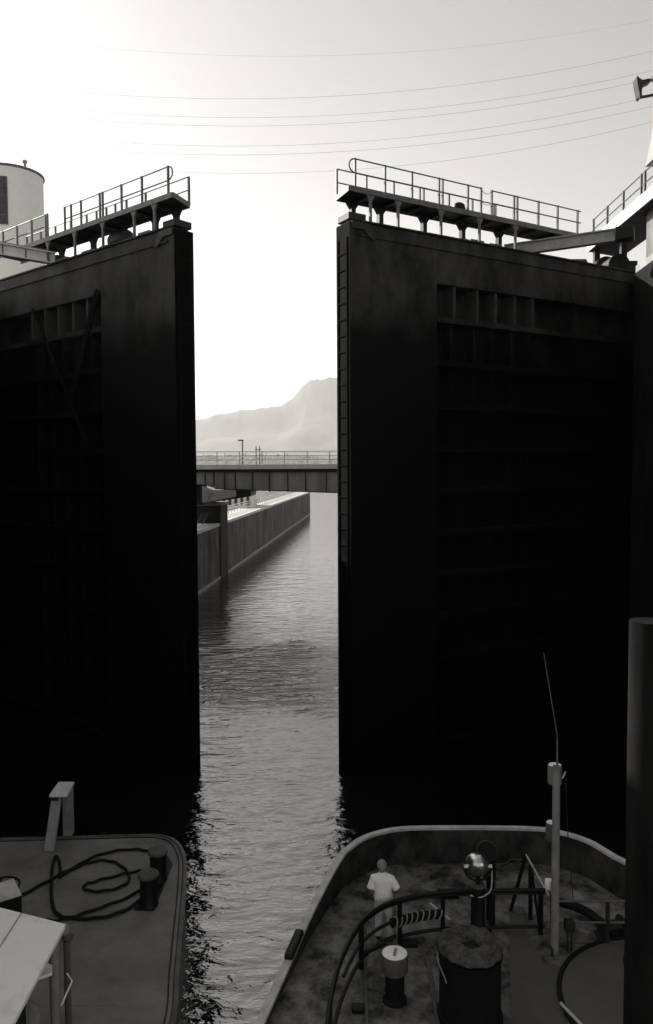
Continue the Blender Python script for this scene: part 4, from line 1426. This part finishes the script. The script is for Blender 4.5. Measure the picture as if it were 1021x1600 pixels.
rope('mooring_rope', [(770, 418), (710, 408), (640, 406), (540, 420), (450, 450), (380, 490), (300, 530), (200, 585), (110, 632), (40, 660)], 'long dark rope from the rear bollard to the left edge of the barge')
rope('mooring_rope', [(705, 512), (650, 520), (560, 542), (470, 566), (430, 578), (418, 597), (450, 612), (520, 612), (600, 592), (642, 562), (638, 522), (600, 484), (545, 462), (480, 463), (400, 488), (335, 520), (300, 540)], 'dark rope in a small inner loop beside the front bollard on the barge', .036)
rope('mooring_rope', [(300, 545), (300, 490), (290, 447), (272, 450), (260, 520), (257, 600), (263, 680), (290, 730), (345, 746), (450, 750), (550, 735), (640, 700), (715, 648)], 'dark rope in a wide outer loop on the barge deck', .042)
rope('mooring_rope', [(712, 604), (600, 660), (480, 702), (380, 737), (290, 757), (230, 760)], 'short straight dark rope inside the wide loop on the barge deck', .036)

# deckhouse with white roof
zr_ = DK + 2.65
c1 = on_z(103, 1443, zr_); c2 = on_z(20, 1600, zr_); c0 = on_z(0, 1417, zr_)
dirr = (c2 - c1).normalized(); dirf = (c0 - c1).normalized()
q = [c1, c1 + dirf * 5.5, c1 + dirf * 5.5 + dirr * 9, c1 + dirr * 9]
dh = MB().hexa([(p.x, p.y) for p in q], zr_ - .09, zr_).build('deckhouse_roof', M['white'], t, bev=.02)
for k in range(1, 4):
    p_ = c1 + dirf * (1.35 * k - .4) + dirr * .03
    MB().bar(p_ + Vector((0, 0, .006)), p_ + dirr * 8.9 + Vector((0, 0, .006)), .025, .014).build('roof_seam', M['beam'], dh)
ins = [c1 + dirf * .5 + dirr * .9, c1 + dirf * 5.3 + dirr * .9, c1 + dirf * 5.3 + dirr * 9, c1 + dirf * .5 + dirr * 9]
MB().hexa([(p.x, p.y) for p in ins], DK, zr_ - .095).build('deckhouse_wall', M['darksteel'], t)
MB().extr([on_z(55, 1533, DK + 2.0), on_z(82, 1524, DK + 2.0), on_z(82, 1512, DK + 2.0), on_z(66, 1507, DK + 2.0)], (0, 0, .05)).build('step_plate', M['white'], dh)
# goose-neck pipe and gear under the eave
gp = on_z(88, 1463, DK + 2.2)
gx, gy = gp.x + .02, gp.y
q = smooth_path([(gx - .03, gy - .1, DK), (gx - .03, gy - .1, DK + 1.9), (gx, gy - .02, DK + 2.2), (gx + .06, gy + .08, DK + 2.3), (gx + .11, gy + .14, DK + 2.2)])
gn = MB().tube(q, .085, 14).build('gooseneck_pipe', M['greypaint'], t, smooth=True)
MB().lathe([(.1, -.02), (.11, .0), (.11, .1), (.07, .12)], (gx + .12, gy + .15, DK + 2.08), 14, (.2, .3, 1)).build('pipe_mouth', M['postgrey'], gn, smooth=True)
MB().tube([(gx + .12, gy + .13, DK), (gx + .12, gy + .13, DK + 2.05)], .06, 10).build('drop_pipe', M['postgrey'], gn, smooth=True)
mb = MB(); p1 = on_z(105, 1521, DK + 1.9); p2 = on_z(113, 1533, DK + 1.85); p3 = on_z(96, 1571, DK + 1.8)
mb.tube([p1, p2, p3], .014, 6); mb.build('bent_rod', M['white'], gn)
bx_ = on_z(54, 1560, DK + 1.75)
MB().extr([(bx_.x - .06, bx_.y, DK), (bx_.x + .09, bx_.y, DK), (bx_.x + .09, bx_.y, DK + 1.6), (bx_.x - .06, bx_.y, DK + 1.75)], (0, -.12, 0)).build('vent_trunk', M['greypaint'], t, bev=.01)
# dark skylight box with pale lid in front of the deckhouse, and hoop behind it
zb = DK + .9
b = [on_z(-60, 1398, zb), on_z(22, 1372, zb), on_z(34, 1397, zb), on_z(-60, 1425, zb)]
sk = MB().hexa([(p.x, p.y) for p in b], DK, zb - .05).build('skylight_box', M['black'], t)
MB().hexa([(p.x, p.y) for p in b], zb - .046, zb).build('skylight_lid', M['caprail'], sk, bev=.01)
hc = on_z(2, 1385, DK + .35)
q = [hc + Vector((.42 * math.cos(k * math.pi / 16), .45 * math.sin(k * math.pi / 16), 0)) for k in range(32)]
wv = MB().tube(q, .03, 8, closed=True).build('handwheel', M['black'], t, smooth=True)
mb = MB()
for k in range(3): mb.tube([q[k * 5], q[(k * 5 + 16) % 32]], .02, 6)
mb.tube([hc, (hc.x, hc.y, DK)], .04, 8); mb.build('spokes', M['black'], wv)

HAZE = True
if HAZE:
    mb = MB().box((-11000, -260, -4), (11000, 16500, 1520))
    hm = bpy.data.materials.new('haze')
    hm.use_nodes = True
    nt = hm.node_tree
    nt.nodes.clear()
    pv = nt.nodes.new('ShaderNodeVolumePrincipled')
    pv.inputs['Color'].default_value = (1, .98, .96, 1)
    pv.inputs['Density'].default_value = 0.42e-4
    pv.inputs['Anisotropy'].default_value = .3
    mo = nt.nodes.new('ShaderNodeOutputMaterial')
    nt.links.new(pv.outputs[0], mo.inputs['Volume'])
    o = mb.build('haze', hm, org=(0, 0, 0))
    tag(o, kind='stuff')
